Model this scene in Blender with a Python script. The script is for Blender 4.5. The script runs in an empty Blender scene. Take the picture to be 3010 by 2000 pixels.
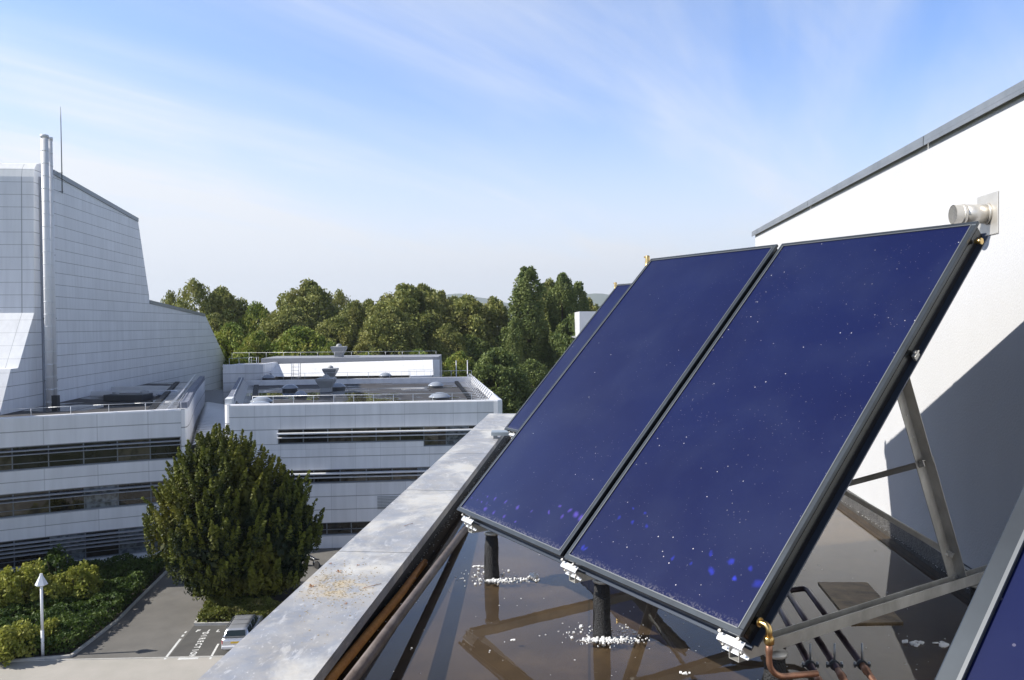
import bpy, math, random
import numpy as np
from mathutils import Vector, Matrix
random.seed(7); RNG = np.random.default_rng(7)
S = bpy.context.scene
COL = S.collection
# ---------------------------------------------------------------- camera
FPX, CX, CY, HOR, SL = 2262.6, 1505.0, 1000.0, 954.0, -0.008     # survey of the photograph (3010 x 2000)
ZC = 20.0
pitch = math.atan((CY - HOR) / FPX); roll = math.atan(-SL)
fw = Vector((0, math.cos(pitch), -math.sin(pitch))); up0 = Vector((0, math.sin(pitch), math.cos(pitch))); rt0 = Vector((1, 0, 0))
rt = rt0 * math.cos(roll) - up0 * math.sin(roll); up = rt0 * math.sin(roll) + up0 * math.cos(roll)
cd = bpy.data.cameras.new("camera"); cam = bpy.data.objects.new("camera", cd); COL.objects.link(cam)
cam.matrix_world = Matrix(((rt.x, up.x, -fw.x, 0), (rt.y, up.y, -fw.y, 0), (rt.z, up.z, -fw.z, ZC), (0, 0, 0, 1)))
cd.sensor_width = 36.0; cd.lens = 36.0 * FPX / 3010.0; cd.clip_start = 0.05; cd.clip_end = 40000.0
S.camera = cam
def ray(u, v): return fw + rt * ((u - CX) / FPX) - up * ((v - CY) / FPX)
CAM = Vector((0, 0, ZC))
def atz(u, v, z):
    d = ray(u, v); return CAM + d * ((z - ZC) / d.z)
def aty(u, v, Y):
    d = ray(u, v); return CAM + d * (Y / d.y)
def zat(u, v, Y): return aty(u, v, Y).z
# ---------------------------------------------------------------- world and sun
SUN_EL, SUN_AZ = 37.4, 6.0       # sun stands to the left (-X) and 6 degrees behind the camera
sdir = Vector((-math.cos(math.radians(SUN_AZ)) * math.cos(math.radians(SUN_EL)), -math.sin(math.radians(SUN_AZ)) * math.cos(math.radians(SUN_EL)), math.sin(math.radians(SUN_EL))))
W = bpy.data.worlds.new("World"); S.world = W; W.use_nodes = True
nt = W.node_tree; nt.nodes.clear()
def N(t, typ, **kw):
    n = t.nodes.new(typ)
    for k, v in kw.items():
        if k.startswith('i_'):
            key = k[2:]; key = int(key) if key.isdigit() else key.replace('_', ' ')
            n.inputs[key].default_value = v
        else: setattr(n, k, v)
    return n
sky = N(nt, 'ShaderNodeTexSky', sky_type='NISHITA', sun_disc=False, sun_elevation=math.radians(SUN_EL),
        sun_rotation=math.radians(270 - SUN_AZ), altitude=200.0, air_density=1.0, dust_density=0.6, ozone_density=2.2)
bg = N(nt, 'ShaderNodeBackground', i_Strength=0.15)
wo = N(nt, 'ShaderNodeOutputWorld')
tc = N(nt, 'ShaderNodeTexCoord')
sep = N(nt, 'ShaderNodeSeparateXYZ'); nt.links.new(tc.outputs['Generated'], sep.inputs[0])
# cirrus on a flat layer high above: direction / height
zc_ = N(nt, 'ShaderNodeMath', operation='MAXIMUM', i_1=0.0); nt.links.new(sep.outputs[2], zc_.inputs[0])
za = N(nt, 'ShaderNodeMath', operation='ADD', i_1=0.10); nt.links.new(zc_.outputs[0], za.inputs[0])
dx = N(nt, 'ShaderNodeMath', operation='DIVIDE'); nt.links.new(sep.outputs[0], dx.inputs[0]); nt.links.new(za.outputs[0], dx.inputs[1])
dy = N(nt, 'ShaderNodeMath', operation='DIVIDE'); nt.links.new(sep.outputs[1], dy.inputs[0]); nt.links.new(za.outputs[0], dy.inputs[1])
cmb = N(nt, 'ShaderNodeCombineXYZ'); nt.links.new(dx.outputs[0], cmb.inputs[0]); nt.links.new(dy.outputs[0], cmb.inputs[1])
def streaks(deg, sc, loc):
    r = N(nt, 'ShaderNodeMapping'); r.inputs['Rotation'].default_value = (0, 0, math.radians(deg)); nt.links.new(cmb.outputs[0], r.inputs[0])
    s_ = N(nt, 'ShaderNodeMapping'); s_.inputs['Scale'].default_value = sc; s_.inputs['Location'].default_value = loc; nt.links.new(r.outputs[0], s_.inputs[0]); return s_
mp = streaks(-60, (0.22, 0.95, 1), (3.3, 1.15, 0))
n1 = N(nt, 'ShaderNodeTexNoise', i_Scale=1.0, i_Detail=7.0, i_Roughness=0.55, i_Distortion=0.6); nt.links.new(mp.outputs[0], n1.inputs['Vector'])
mp2 = streaks(-50, (0.55, 3.8, 1), (1.3, 4.1, 0))
n2 = N(nt, 'ShaderNodeTexNoise', i_Scale=1.0, i_Detail=8.0, i_Roughness=0.6, i_Distortion=0.8); nt.links.new(mp2.outputs[0], n2.inputs['Vector'])
mr = N(nt, 'ShaderNodeMapRange', interpolation_type='SMOOTHSTEP', i_1=0.36, i_2=0.72, i_3=0.0, i_4=0.58); nt.links.new(n1.outputs[0], mr.inputs[0])
mr2 = N(nt, 'ShaderNodeMapRange', i_1=0.35, i_2=0.70, i_3=0.55, i_4=1.15); nt.links.new(n2.outputs[0], mr2.inputs[0])
ml = N(nt, 'ShaderNodeMath', operation='MULTIPLY'); nt.links.new(mr.outputs[0], ml.inputs[0]); nt.links.new(mr2.outputs[0], ml.inputs[1])
# thicker veil towards the horizon and to the left
vh = N(nt, 'ShaderNodeMapRange', interpolation_type='SMOOTHSTEP', i_1=0.02, i_2=0.34, i_3=0.97, i_4=0.0); nt.links.new(sep.outputs[2], vh.inputs[0])
vl = N(nt, 'ShaderNodeMapRange', interpolation_type='SMOOTHSTEP', i_1=0.15, i_2=-0.55, i_3=0.0, i_4=0.12); nt.links.new(sep.outputs[0], vl.inputs[0])
ad = N(nt, 'ShaderNodeMath', operation='ADD'); nt.links.new(ml.outputs[0], ad.inputs[0]); nt.links.new(vh.outputs[0], ad.inputs[1])
ad2 = N(nt, 'ShaderNodeMath', operation='ADD', use_clamp=True); nt.links.new(ad.outputs[0], ad2.inputs[0]); nt.links.new(vl.outputs[0], ad2.inputs[1])
mx = N(nt, 'ShaderNodeMix', data_type='RGBA'); nt.links.new(ad2.outputs[0], mx.inputs[0]); tnt = N(nt, 'ShaderNodeMix', data_type='RGBA', blend_type='MULTIPLY', i_0=1.0); nt.links.new(sky.outputs[0], tnt.inputs[6]); tnt.inputs[7].default_value = (0.74, 0.92, 1.22, 1); nt.links.new(tnt.outputs[2], mx.inputs[6]); mx.inputs[7].default_value = (4.35, 4.55, 4.9, 1)
# clear deep sky overhead, bright hazy sky low down
zk = N(nt, 'ShaderNodeMapRange', interpolation_type='SMOOTHSTEP', i_1=0.36, i_2=0.66, i_3=1.0, i_4=0.32); nt.links.new(sep.outputs[2], zk.inputs[0])
zs = N(nt, 'ShaderNodeVectorMath', operation='SCALE'); nt.links.new(mx.outputs[2], zs.inputs[0]); nt.links.new(zk.outputs[0], zs.inputs['Scale'])
nt.links.new(zs.outputs[0], bg.inputs[0]); nt.links.new(bg.outputs[0], wo.inputs[0])
sd = bpy.data.lights.new("sun", 'SUN'); sd.energy = 5.0; sd.angle = math.radians(0.53); sd.color = (1.0, 0.955, 0.88)
so = bpy.data.objects.new("sun", sd); COL.objects.link(so); so.location = (-40, -5, 60)
so.rotation_euler = sdir.to_track_quat('Z', 'Y').to_euler()
S.view_settings.view_transform = 'Standard'; S.view_settings.look = 'None'; S.view_settings.exposure = 0.50; S.view_settings.gamma = 1.0
S.cycles.max_bounces = 8; S.cycles.transparent_max_bounces = 12; S.cycles.volume_bounces = 0; S.cycles.caustics_reflective = False; S.cycles.caustics_refractive = False
S.cycles.use_denoising = True
# ---------------------------------------------------------------- helpers
class MB:
    def __init__(s): s.v = []; s.f = []; s.uv = []; s.smooth = []
    def face(s, pts, uv=None, sm=False):
        b = len(s.v); s.v += [tuple(p) for p in pts]; s.f.append(tuple(range(b, b + len(pts))))
        s.uv.append(uv or [(0, 0)] * len(pts)); s.smooth.append(sm)
    def box(s, c, d, M=None):
        x, y, z = d[0] / 2, d[1] / 2, d[2] / 2
        P = [Vector((i * x, j * y, k * z)) + Vector(c) for i in (-1, 1) for j in (-1, 1) for k in (-1, 1)]
        if M: P = [M @ p for p in P]
        b = len(s.v); s.v += [tuple(p) for p in P]
        for q in ((0, 1, 3, 2), (4, 6, 7, 5), (0, 4, 5, 1), (2, 3, 7, 6), (0, 2, 6, 4), (1, 5, 7, 3)):
            s.f.append(tuple(b + i for i in q)); s.uv.append([(0, 0)] * 4); s.smooth.append(False)
        return s
    def beam(s, a, b_, w, h, upv=(0, 0, 1)):
        a = Vector(a); b_ = Vector(b_); d = (b_ - a); L = d.length; d.normalize(); u = Vector(upv)
        sx = d.cross(u).normalized(); u2 = sx.cross(d)
        M = Matrix(((sx.x, d.x, u2.x, a.x), (sx.y, d.y, u2.y, a.y), (sx.z, d.z, u2.z, a.z), (0, 0, 0, 1)))
        return s.box((0, L / 2, 0), (w, L, h), M)
    def tube(s, pts, r, n=10, cap=True):
        pts = [Vector(p) for p in pts]; rr = r if isinstance(r, (list, tuple)) else [r] * len(pts)
        b = len(s.v); ref = None
        for i, p in enumerate(pts):
            d = (pts[min(i + 1, len(pts) - 1)] - pts[max(i - 1, 0)]).normalized()
            if ref is None: ref = Vector((0, 0, 1)) if abs(d.z) < 0.9 else Vector((1, 0, 0))
            x = d.cross(ref).normalized(); y = x.cross(d).normalized(); ref = y
            for k in range(n):
                a = 2 * math.pi * k / n; s.v.append(tuple(p + (x * math.cos(a) + y * math.sin(a)) * rr[i]))
        for i in range(len(pts) - 1):
            for k in range(n):
                k2 = (k + 1) % n
                s.f.append((b + i * n + k, b + i * n + k2, b + (i + 1) * n + k2, b + (i + 1) * n + k)); s.uv.append([(0, 0)] * 4); s.smooth.append(True)
        if cap:
            s.f.append(tuple(b + k for k in range(n))[::-1]); s.uv.append([(0, 0)] * n); s.smooth.append(False)
            e = b + (len(pts) - 1) * n
            s.f.append(tuple(e + k for k in range(n))); s.uv.append([(0, 0)] * n); s.smooth.append(False)
        return s
    def lathe(s, c, prof, n=20, ax=None):
        M = ax or Matrix.Identity(3); pts = [Vector(c) + M @ Vector((0, 0, z)) for r, z in prof]
        b = len(s.v)
        for (r, z) in prof:
            for k in range(n):
                a = 2 * math.pi * k / n; s.v.append(tuple(Vector(c) + M @ Vector((r * math.cos(a), r * math.sin(a), z))))
        for i in range(len(prof) - 1):
            for k in range(n):
                k2 = (k + 1) % n
                s.f.append((b + i * n + k, b + i * n + k2, b + (i + 1) * n + k2, b + (i + 1) * n + k)); s.uv.append([(0, 0)] * 4); s.smooth.append(True)
        return s
    def build(s, name, mat, parent=None, kind=None, bevel=0):
        me = bpy.data.meshes.new(name); me.from_pydata(s.v, [], s.f)
        ul = me.uv_layers.new(name='UVMap'); flat = [c for f in s.uv for p in f for c in p]
        ul.data.foreach_set('uv', flat)
        me.polygons.foreach_set('use_smooth', s.smooth)
        me.materials.append(mat); me.update()
        o = bpy.data.objects.new(name, me); COL.objects.link(o)
        if parent: o.parent = parent
        if kind: o['kind'] = kind
        if bevel:
            b = o.modifiers.new('edge', 'BEVEL'); b.width = bevel; b.segments = 2; b.limit_method = 'ANGLE'
        return o
def tag(o, label=None, cat=None, group=None, kind=None):
    if label: o['label'] = label
    if cat: o['category'] = cat
    if group: o['group'] = group
    if kind: o['kind'] = kind
    return o
def thing(name, label, cat, loc=(0, 0, 0), rz=0.0, group=None, mat=None):
    o = bpy.data.objects.new(name, None); COL.objects.link(o)
    if mat: o.matrix_world = mat
    else: o.location = loc; o.rotation_euler = (0, 0, rz)
    o.empty_display_size = 0.2
    return tag(o, label, cat, group)
def copy_thing(src, label, mat=None, loc=None, rz=0.0, scale=None):
    def cp(o, par):
        c = o.copy(); COL.objects.link(c)
        if par is not None: c.parent = par
        for ch in o.children: cp(ch, c)
        return c
    r = cp(src, None)
    if mat: r.matrix_world = mat
    if loc is not None: r.location = loc; r.rotation_euler = (0, 0, rz)
    if scale: r.scale = scale
    r['label'] = label
    return r
# ---------------------------------------------------------------- materials
def mat_new(name):
    m = bpy.data.materials.new(name); m.use_nodes = True; t = m.node_tree
    b = t.nodes['Principled BSDF']; return m, t, b
def P(name, col, rough=0.6, metal=0.0, noise=None, ns=5.0, bump=0.0, bs=30.0, spec=0.5, coat=0.0, stretch=None, det=5.0):
    m, t, b = mat_new(name)
    b.inputs['Base Color'].default_value = (*col, 1); b.inputs['Roughness'].default_value = rough; b.inputs['Metallic'].default_value = metal
    b.inputs['Specular IOR Level'].default_value = spec; b.inputs['Coat Weight'].default_value = coat
    tc = N(t, 'ShaderNodeTexCoord'); vec = tc.outputs['Object']
    if stretch:
        mpp = N(t, 'ShaderNodeMapping'); mpp.inputs['Scale'].default_value = stretch; t.links.new(vec, mpp.inputs[0]); vec = mpp.outputs[0]
    if noise:
        n = N(t, 'ShaderNodeTexNoise', i_Scale=ns, i_Detail=det, i_Roughness=0.6); t.links.new(vec, n.inputs['Vector'])
        r = N(t, 'ShaderNodeMapRange', i_1=0.3, i_2=0.7); t.links.new(n.outputs[0], r.inputs[0])
        x = N(t, 'ShaderNodeMix', data_type='RGBA'); t.links.new(r.outputs[0], x.inputs[0]); x.inputs[6].default_value = (*col, 1); x.inputs[7].default_value = (*noise, 1)
        t.links.new(x.outputs[2], b.inputs['Base Color'])
    if bump:
        n = N(t, 'ShaderNodeTexNoise', i_Scale=bs, i_Detail=6.0); t.links.new(vec, n.inputs['Vector'])
        bp = N(t, 'ShaderNodeBump', i_Strength=bump, i_Distance=0.02); t.links.new(n.outputs[0], bp.inputs['Height']); t.links.new(bp.outputs[0], b.inputs['Normal'])
    return m
def cladding(name, col, wu=0.010, wv=0.03, dark=0.42, rough=0.42, var=0.06, ud=0.22):
    m, t, b = mat_new(name)
    uvn = N(t, 'ShaderNodeUVMap'); sp = N(t, 'ShaderNodeSeparateXYZ'); t.links.new(uvn.outputs[0], sp.inputs[0])
    def seam(ch, w):
        fr = N(t, 'ShaderNodeMath', operation='FRACT'); t.links.new(sp.outputs[ch], fr.inputs[0])
        c = N(t, 'ShaderNodeMath', operation='SUBTRACT', i_1=0.5); t.links.new(fr.outputs[0], c.inputs[0])
        a = N(t, 'ShaderNodeMath', operation='ABSOLUTE'); t.links.new(c.outputs[0], a.inputs[0])
        g = N(t, 'ShaderNodeMath', operation='GREATER_THAN', i_1=0.5 - w); t.links.new(a.outputs[0], g.inputs[0]); return g
    su, sv = seam(0, wu), seam(1, wv)
    fl = N(t, 'ShaderNodeVectorMath', operation='FLOOR'); t.links.new(uvn.outputs[0], fl.inputs[0])
    wn = N(t, 'ShaderNodeTexWhiteNoise', noise_dimensions='3D'); t.links.new(fl.outputs[0], wn.inputs['Vector'])
    mr = N(t, 'ShaderNodeMapRange', i_3=1 - var, i_4=1 + var * 0.4); t.links.new(wn.outputs[0], mr.inputs[0])
    tcn = N(t, 'ShaderNodeTexCoord'); mp = N(t, 'ShaderNodeMapping'); mp.inputs['Scale'].default_value = (1.2, 1.2, 0.12); t.links.new(tcn.outputs['Object'], mp.inputs[0])
    st = N(t, 'ShaderNodeTexNoise', i_Scale=1.6, i_Detail=6.0); t.links.new(mp.outputs[0], st.inputs['Vector'])
    sr = N(t, 'ShaderNodeMapRange', i_1=0.3, i_2=0.75, i_3=1.0, i_4=0.86); t.links.new(st.outputs[0], sr.inputs[0])
    m1 = N(t, 'ShaderNodeMath', operation='MULTIPLY'); t.links.new(mr.outputs[0], m1.inputs[0]); t.links.new(sr.outputs[0], m1.inputs[1])
    k1 = N(t, 'ShaderNodeMath', operation='MULTIPLY', i_1=1 - dark); t.links.new(sv.outputs[0], k1.inputs[0])
    k2 = N(t, 'ShaderNodeMath', operation='MULTIPLY', i_1=ud); t.links.new(su.outputs[0], k2.inputs[0])
    mxx = N(t, 'ShaderNodeMath', operation='MAXIMUM'); t.links.new(k1.outputs[0], mxx.inputs[0]); t.links.new(k2.outputs[0], mxx.inputs[1])
    iv = N(t, 'ShaderNodeMath', operation='SUBTRACT', i_0=1.0); t.links.new(mxx.outputs[0], iv.inputs[1])
    m2 = N(t, 'ShaderNodeMath', operation='MULTIPLY'); t.links.new(m1.outputs[0], m2.inputs[0]); t.links.new(iv.outputs[0], m2.inputs[1])
    sc = N(t, 'ShaderNodeVectorMath', operation='SCALE'); sc.inputs[0].default_value = col; t.links.new(m2.outputs[0], sc.inputs['Scale'])
    t.links.new(sc.outputs[0], b.inputs['Base Color']); b.inputs['Roughness'].default_value = rough
    return m
M = {}
M['clad'] = cladding('white_cladding', (0.83, 0.835, 0.86), var=0.08)
M['clad_sunlit'] = cladding('sunlit_cladding', (0.86, 0.865, 0.87), wu=0.012, wv=0.02, dark=0.75, var=0.03, ud=0.4)  # whiter copy of the cladding, sunlight on skirts and cap put into its colour
M['clad_front'] = cladding('tower_front_cladding', (0.80, 0.81, 0.85), wu=0.02, wv=0.018, dark=0.45, var=0.04, ud=0.5)
M['clad_tower'] = cladding('tower_cladding', (0.83, 0.835, 0.86), wu=0.006, wv=0.022, dark=0.35, var=0.05)
M['clad_trim'] = P('cladding_trim', (0.78, 0.79, 0.80), 0.35, noise=(0.70, 0.71, 0.73), ns=0.8)
M['slat'] = P('blade_paint', (0.70, 0.71, 0.73), 0.3)
M['cap_grey'] = P('shaded_cap', (0.22, 0.24, 0.30), 0.7, noise=(0.12, 0.13, 0.17), ns=0.9)  # dark tone paints the side wall tops as unlit
M['slat_grey'] = P('grey_blade_paint', (0.34, 0.36, 0.40), 0.35)
M['winframe'] = P('window_frame_grey', (0.16, 0.18, 0.21), 0.4, metal=0.3)
def pane_mat(name, col, rough=0.03, ns=0.6):
    m, t, b = mat_new(name); b.inputs['Roughness'].default_value = rough
    tcn = N(t, 'ShaderNodeTexCoord'); n = N(t, 'ShaderNodeTexNoise', i_Scale=ns, i_Detail=3.0); t.links.new(tcn.outputs['Object'], n.inputs['Vector'])
    r = N(t, 'ShaderNodeMapRange', i_1=0.4, i_2=0.62); t.links.new(n.outputs[0], r.inputs[0])
    x = N(t, 'ShaderNodeMix', data_type='RGBA'); t.links.new(r.outputs[0], x.inputs[0]); x.inputs[6].default_value = (*[c * 0.35 for c in col], 1); x.inputs[7].default_value = (*col, 1)
    t.links.new(x.outputs[2], b.inputs['Base Color']); return m
M['pane'] = [pane_mat('dark_window_glass', (0.030, 0.028, 0.026)), pane_mat('room_window_glass', (0.10, 0.085, 0.065), ns=1.4), pane_mat('blind_window_glass', (0.20, 0.23, 0.26), 0.1, 2.5)]
M['rail'] = P('rail_paint', (0.74, 0.75, 0.77), 0.35, metal=0.2)
M['galv'] = P('galvanised_steel', (0.58, 0.57, 0.53), 0.42, metal=0.4, noise=(0.36, 0.35, 0.32), ns=9.0, bump=0.12, bs=60, stretch=(1, 1, 0.5))
M['alu'] = P('bright_aluminium', (0.86, 0.87, 0.88), 0.32, metal=0.55, noise=(0.78, 0.79, 0.8), ns=30)
M['frame'] = P('collector_frame', (0.065, 0.078, 0.092), 0.38, metal=0.5, noise=(0.045, 0.052, 0.062), ns=8)
M['frame_dark'] = P('collector_black_side', (0.016, 0.016, 0.018), 0.3, spec=0.4)
M['frame_web'] = P('collector_side_web', (0.04, 0.044, 0.044), 0.22, metal=0.6)
M['rubber'] = P('black_foam_sleeve', (0.022, 0.022, 0.023), 0.85, noise=(0.05, 0.05, 0.052), ns=70, bump=0.9, bs=160)
M['brass'] = P('brass', (0.78, 0.56, 0.24), 0.28, metal=1.0, noise=(0.62, 0.42, 0.16), ns=40)
M['copper'] = P('copper', (0.50, 0.27, 0.17), 0.42, metal=0.8, noise=(0.22, 0.125, 0.095), ns=25)
M['copper_dark'] = P('tarnished_pipe', (0.10, 0.075, 0.085), 0.28, metal=0.7, noise=(0.06, 0.05, 0.06), ns=20)
M['rust'] = P('rusty_steel', (0.60, 0.27, 0.055), 0.75, noise=(0.42, 0.16, 0.035), ns=14, bump=0.3, bs=50)
M['oldpipe'] = P('weathered_pipe', (0.115, 0.085, 0.07), 0.6, metal=0.2, noise=(0.20, 0.165, 0.145), ns=9, bump=0.2, bs=50)
M['white_bits'] = P('polystyrene', (0.85, 0.85, 0.84), 0.8)
M['stainless'] = P('stainless', (0.72, 0.69, 0.63), 0.40, metal=0.6, noise=(0.60, 0.57, 0.52), ns=10)
M['mesh_dark'] = P('dark_grille', (0.03, 0.03, 0.03), 0.6)
M['asphalt'] = P('asphalt', (0.118, 0.112, 0.102), 0.9, noise=(0.165, 0.155, 0.14), ns=0.45, bump=0.5, bs=20)
M['asphalt_new'] = P('bay_asphalt', (0.070, 0.068, 0.064), 0.9, noise=(0.10, 0.096, 0.088), ns=0.8, bump=0.4, bs=20)
M['concrete'] = P('pale_road', (0.36, 0.34, 0.30), 0.9, noise=(0.42, 0.39, 0.35), ns=0.5, bump=0.3, bs=15)
M['kerb'] = P('kerb_stone', (0.50, 0.49, 0.46), 0.85, noise=(0.38, 0.37, 0.34), ns=3)
M['paint'] = P('road_paint', (0.78, 0.78, 0.75), 0.7, noise=(0.5, 0.5, 0.48), ns=6)
M['soil'] = P('soil', (0.03, 0.026, 0.018), 0.95)
M['grass'] = P('grass_ground', (0.055, 0.085, 0.025), 0.95, noise=(0.085, 0.105, 0.035), ns=0.05)
M['lawn'] = P('lawn', (0.10, 0.17, 0.03), 0.95, noise=(0.07, 0.12, 0.03), ns=0.3)
M['bark'] = P('bark', (0.11, 0.085, 0.06), 0.9, noise=(0.06, 0.045, 0.03), ns=3)
M['render_wall'] = P('white_render', (0.56, 0.565, 0.575), 0.9, noise=(0.515, 0.52, 0.53), ns=1.3, bump=0.25, bs=240, stretch=(1, 1, 0.35))
M['zinc'] = P('zinc_trim', (0.22, 0.24, 0.26), 0.42, metal=0.5, noise=(0.30, 0.32, 0.34), ns=5)
M['bitumen'] = P('bitumen_flashing', (0.045, 0.045, 0.044), 0.5, noise=(0.12, 0.115, 0.108), ns=22, bump=0.6, bs=90)
M['dark_unit'] = P('dark_roof_unit', (0.05, 0.052, 0.056), 0.5)
M['grey_unit'] = P('grey_roof_unit', (0.36, 0.37, 0.38), 0.5, noise=(0.30, 0.31, 0.32), ns=1.5)
M['dome'] = P('skylight_dome', (0.30, 0.33, 0.38), 0.22, spec=0.5)
M['body_wall'] = P('concrete_wall', (0.45, 0.45, 0.44), 0.8)
# coping of the near parapet: lead-coloured metal sheets with pale lime bloom, sand and streaks
def coping_mat():
    m, t, b = mat_new('coping_metal')
    tc = N(t, 'ShaderNodeTexCoord'); ob = tc.outputs['Object']
    def noise(s, d, sc=(1, 1, 1), dist=0.0):
        mp = N(t, 'ShaderNodeMapping'); mp.inputs['Scale'].default_value = sc; t.links.new(ob, mp.inputs[0])
        n = N(t, 'ShaderNodeTexNoise', i_Scale=s, i_Detail=d, i_Roughness=0.65, i_Distortion=dist); t.links.new(mp.outputs[0], n.inputs['Vector']); return n.outputs[0]
    def rng(o, a, b_, c=0.0, d=1.0):
        r = N(t, 'ShaderNodeMapRange', i_1=a, i_2=b_, i_3=c, i_4=d); t.links.new(o, r.inputs[0]); return r.outputs[0]
    def mix(fac, A, B):
        x = N(t, 'ShaderNodeMix', data_type='RGBA'); t.links.new(fac, x.inputs[0])
        if isinstance(A, tuple): x.inputs[6].default_value = (*A, 1)
        else: t.links.new(A, x.inputs[6])
        x.inputs[7].default_value = (*B, 1); return x.outputs[2]
    c = mix(rng(noise(5.0, 8), 0.35, 0.65), (0.29, 0.305, 0.34), (0.43, 0.44, 0.465))
    c = mix(rng(noise(60, 5, (1, 0.45, 1)), 0.60, 0.70, 0, 0.65), c, (0.80, 0.80, 0.82))
    c = mix(rng(noise(13, 7, (1, 0.5, 1), 0.8), 0.57, 0.66, 0, 0.6), c, (0.70, 0.70, 0.71))
    bloom = rng(noise(2.1, 5, (1.3, 0.75, 1), 0.5), 0.47, 0.62, 0, 0.85)
    c = mix(bloom, c, (0.72, 0.70, 0.65))
    sand = rng(noise(3.3, 6, (1, 0.9, 1)), 0.56, 0.68, 0, 0.6)
    spt = atz(985, 1724, ZC - 1.30); sm = N(t, 'ShaderNodeMapping', vector_type='TEXTURE'); sm.inputs['Location'].default_value = tuple(spt); t.links.new(ob, sm.inputs[0])
    ln = N(t, 'ShaderNodeVectorMath', operation='LENGTH'); t.links.new(sm.outputs[0], ln.inputs[0]); near = rng(ln.outputs['Value'], 0.10, 0.24, 1.0, 0.22)
    sn = N(t, 'ShaderNodeMath', operation='MULTIPLY'); t.links.new(rng(noise(9, 6), 0.38, 0.60), sn.inputs[0]); t.links.new(near, sn.inputs[1])
    c = mix(sn.outputs[0], c, (0.60, 0.50, 0.34))
    t.links.new(c, b.inputs['Base Color']); b.inputs['Metallic'].default_value = 0.25
    t.links.new(rng(noise(20, 5), 0.3, 0.7, 0.34, 0.6), b.inputs['Roughness'])
    bp = N(t, 'ShaderNodeBump', i_Strength=0.25, i_Distance=0.004); t.links.new(noise(45, 6), bp.inputs['Height']); t.links.new(bp.outputs[0], b.inputs['Normal'])
    return m
M['coping'] = coping_mat()
def membrane_mat(name, wet):
    m, t, b = mat_new(name)
    tc = N(t, 'ShaderNodeTexCoord')
    n = N(t, 'ShaderNodeTexNoise', i_Scale=(2.2 if wet else 0.6), i_Detail=7.0, i_Roughness=0.6); t.links.new(tc.outputs['Object'], n.inputs['Vector'])
    r = N(t, 'ShaderNodeMapRange', i_1=0.3, i_2=0.7); t.links.new(n.outputs[0], r.inputs[0])
    x = N(t, 'ShaderNodeMix', data_type='RGBA'); t.links.new(r.outputs[0], x.inputs[0])
    if wet: x.inputs[6].default_value = (0.040, 0.026, 0.015, 1); x.inputs[7].default_value = (0.088, 0.060, 0.034, 1)
    else: x.inputs[6].default_value = (0.035, 0.033, 0.034, 1); x.inputs[7].default_value = (0.065, 0.06, 0.058, 1)
    t.links.new(x.outputs[2], b.inputs['Base Color']); b.inputs['Roughness'].default_value = 0.8
    if wet:
        v = N(t, 'ShaderNodeTexNoise', i_Scale=90.0, i_Detail=3.0); t.links.new(tc.outputs['Object'], v.inputs['Vector'])
        sp = N(t, 'ShaderNodeMapRange', i_1=0.70, i_2=0.74); t.links.new(v.outputs[0], sp.inputs[0])
        x2 = N(t, 'ShaderNodeMix', data_type='RGBA'); t.links.new(sp.outputs[0], x2.inputs[0]); t.links.new(x.outputs[2], x2.inputs[6]); x2.inputs[7].default_value = (0.14, 0.125, 0.11, 1)
        sl = N(t, 'ShaderNodeTexNoise', i_Scale=1.1, i_Detail=9.0, i_Roughness=0.7); t.links.new(tc.outputs['Object'], sl.inputs['Vector'])
        sr = N(t, 'ShaderNodeMapRange', i_1=0.50, i_2=0.64, i_3=0.0, i_4=0.55); t.links.new(sl.outputs[0], sr.inputs[0])
        x3 = N(t, 'ShaderNodeMix', data_type='RGBA'); t.links.new(sr.outputs[0], x3.inputs[0]); t.links.new(x2.outputs[2], x3.inputs[6]); x3.inputs[7].default_value = (0.125, 0.088, 0.045, 1)
        rt_ = N(t, 'ShaderNodeMapping'); rt_.inputs['Rotation'].default_value = (0, 0, math.radians(5.6)); t.links.new(tc.outputs['Object'], rt_.inputs[0]); sx_ = N(t, 'ShaderNodeSeparateXYZ'); t.links.new(rt_.outputs[0], sx_.inputs[0])
        fx = N(t, 'ShaderNodeMath', operation='PINGPONG', i_1=0.5); t.links.new(sx_.outputs[0], fx.inputs[0]); sm_ = N(t, 'ShaderNodeMath', operation='LESS_THAN', i_1=0.006); t.links.new(fx.outputs[0], sm_.inputs[0])
        sk = N(t, 'ShaderNodeMath', operation='MULTIPLY', i_1=0.6); t.links.new(sm_.outputs[0], sk.inputs[0])
        x4 = N(t, 'ShaderNodeMix', data_type='RGBA'); t.links.new(sk.outputs[0], x4.inputs[0]); t.links.new(x3.outputs[2], x4.inputs[6]); x4.inputs[7].default_value = (0.012, 0.010, 0.009, 1)
        t.links.new(x4.outputs[2], b.inputs['Base Color'])
    else:
        mp = N(t, 'ShaderNodeMapping'); mp.inputs['Scale'].default_value = (0.11, 0.20, 1); mp.inputs['Location'].default_value = (0.4, 2.9, 0); t.links.new(tc.outputs['Object'], mp.inputs[0])
        p = N(t, 'ShaderNodeTexNoise', i_Scale=1.0, i_Detail=5.0, i_Distortion=0.4); t.links.new(mp.outputs[0], p.inputs['Vector'])
        pr = N(t, 'ShaderNodeMapRange', i_1=0.50, i_2=0.53, i_3=0.75, i_4=0.01); t.links.new(p.outputs[0], pr.inputs[0]); t.links.new(pr.outputs[0], b.inputs['Roughness'])
    return m
M['membrane'] = membrane_mat('wet_roof_membrane', True); M['roof_dry'] = membrane_mat('puddled_roof_membrane', False)
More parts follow.
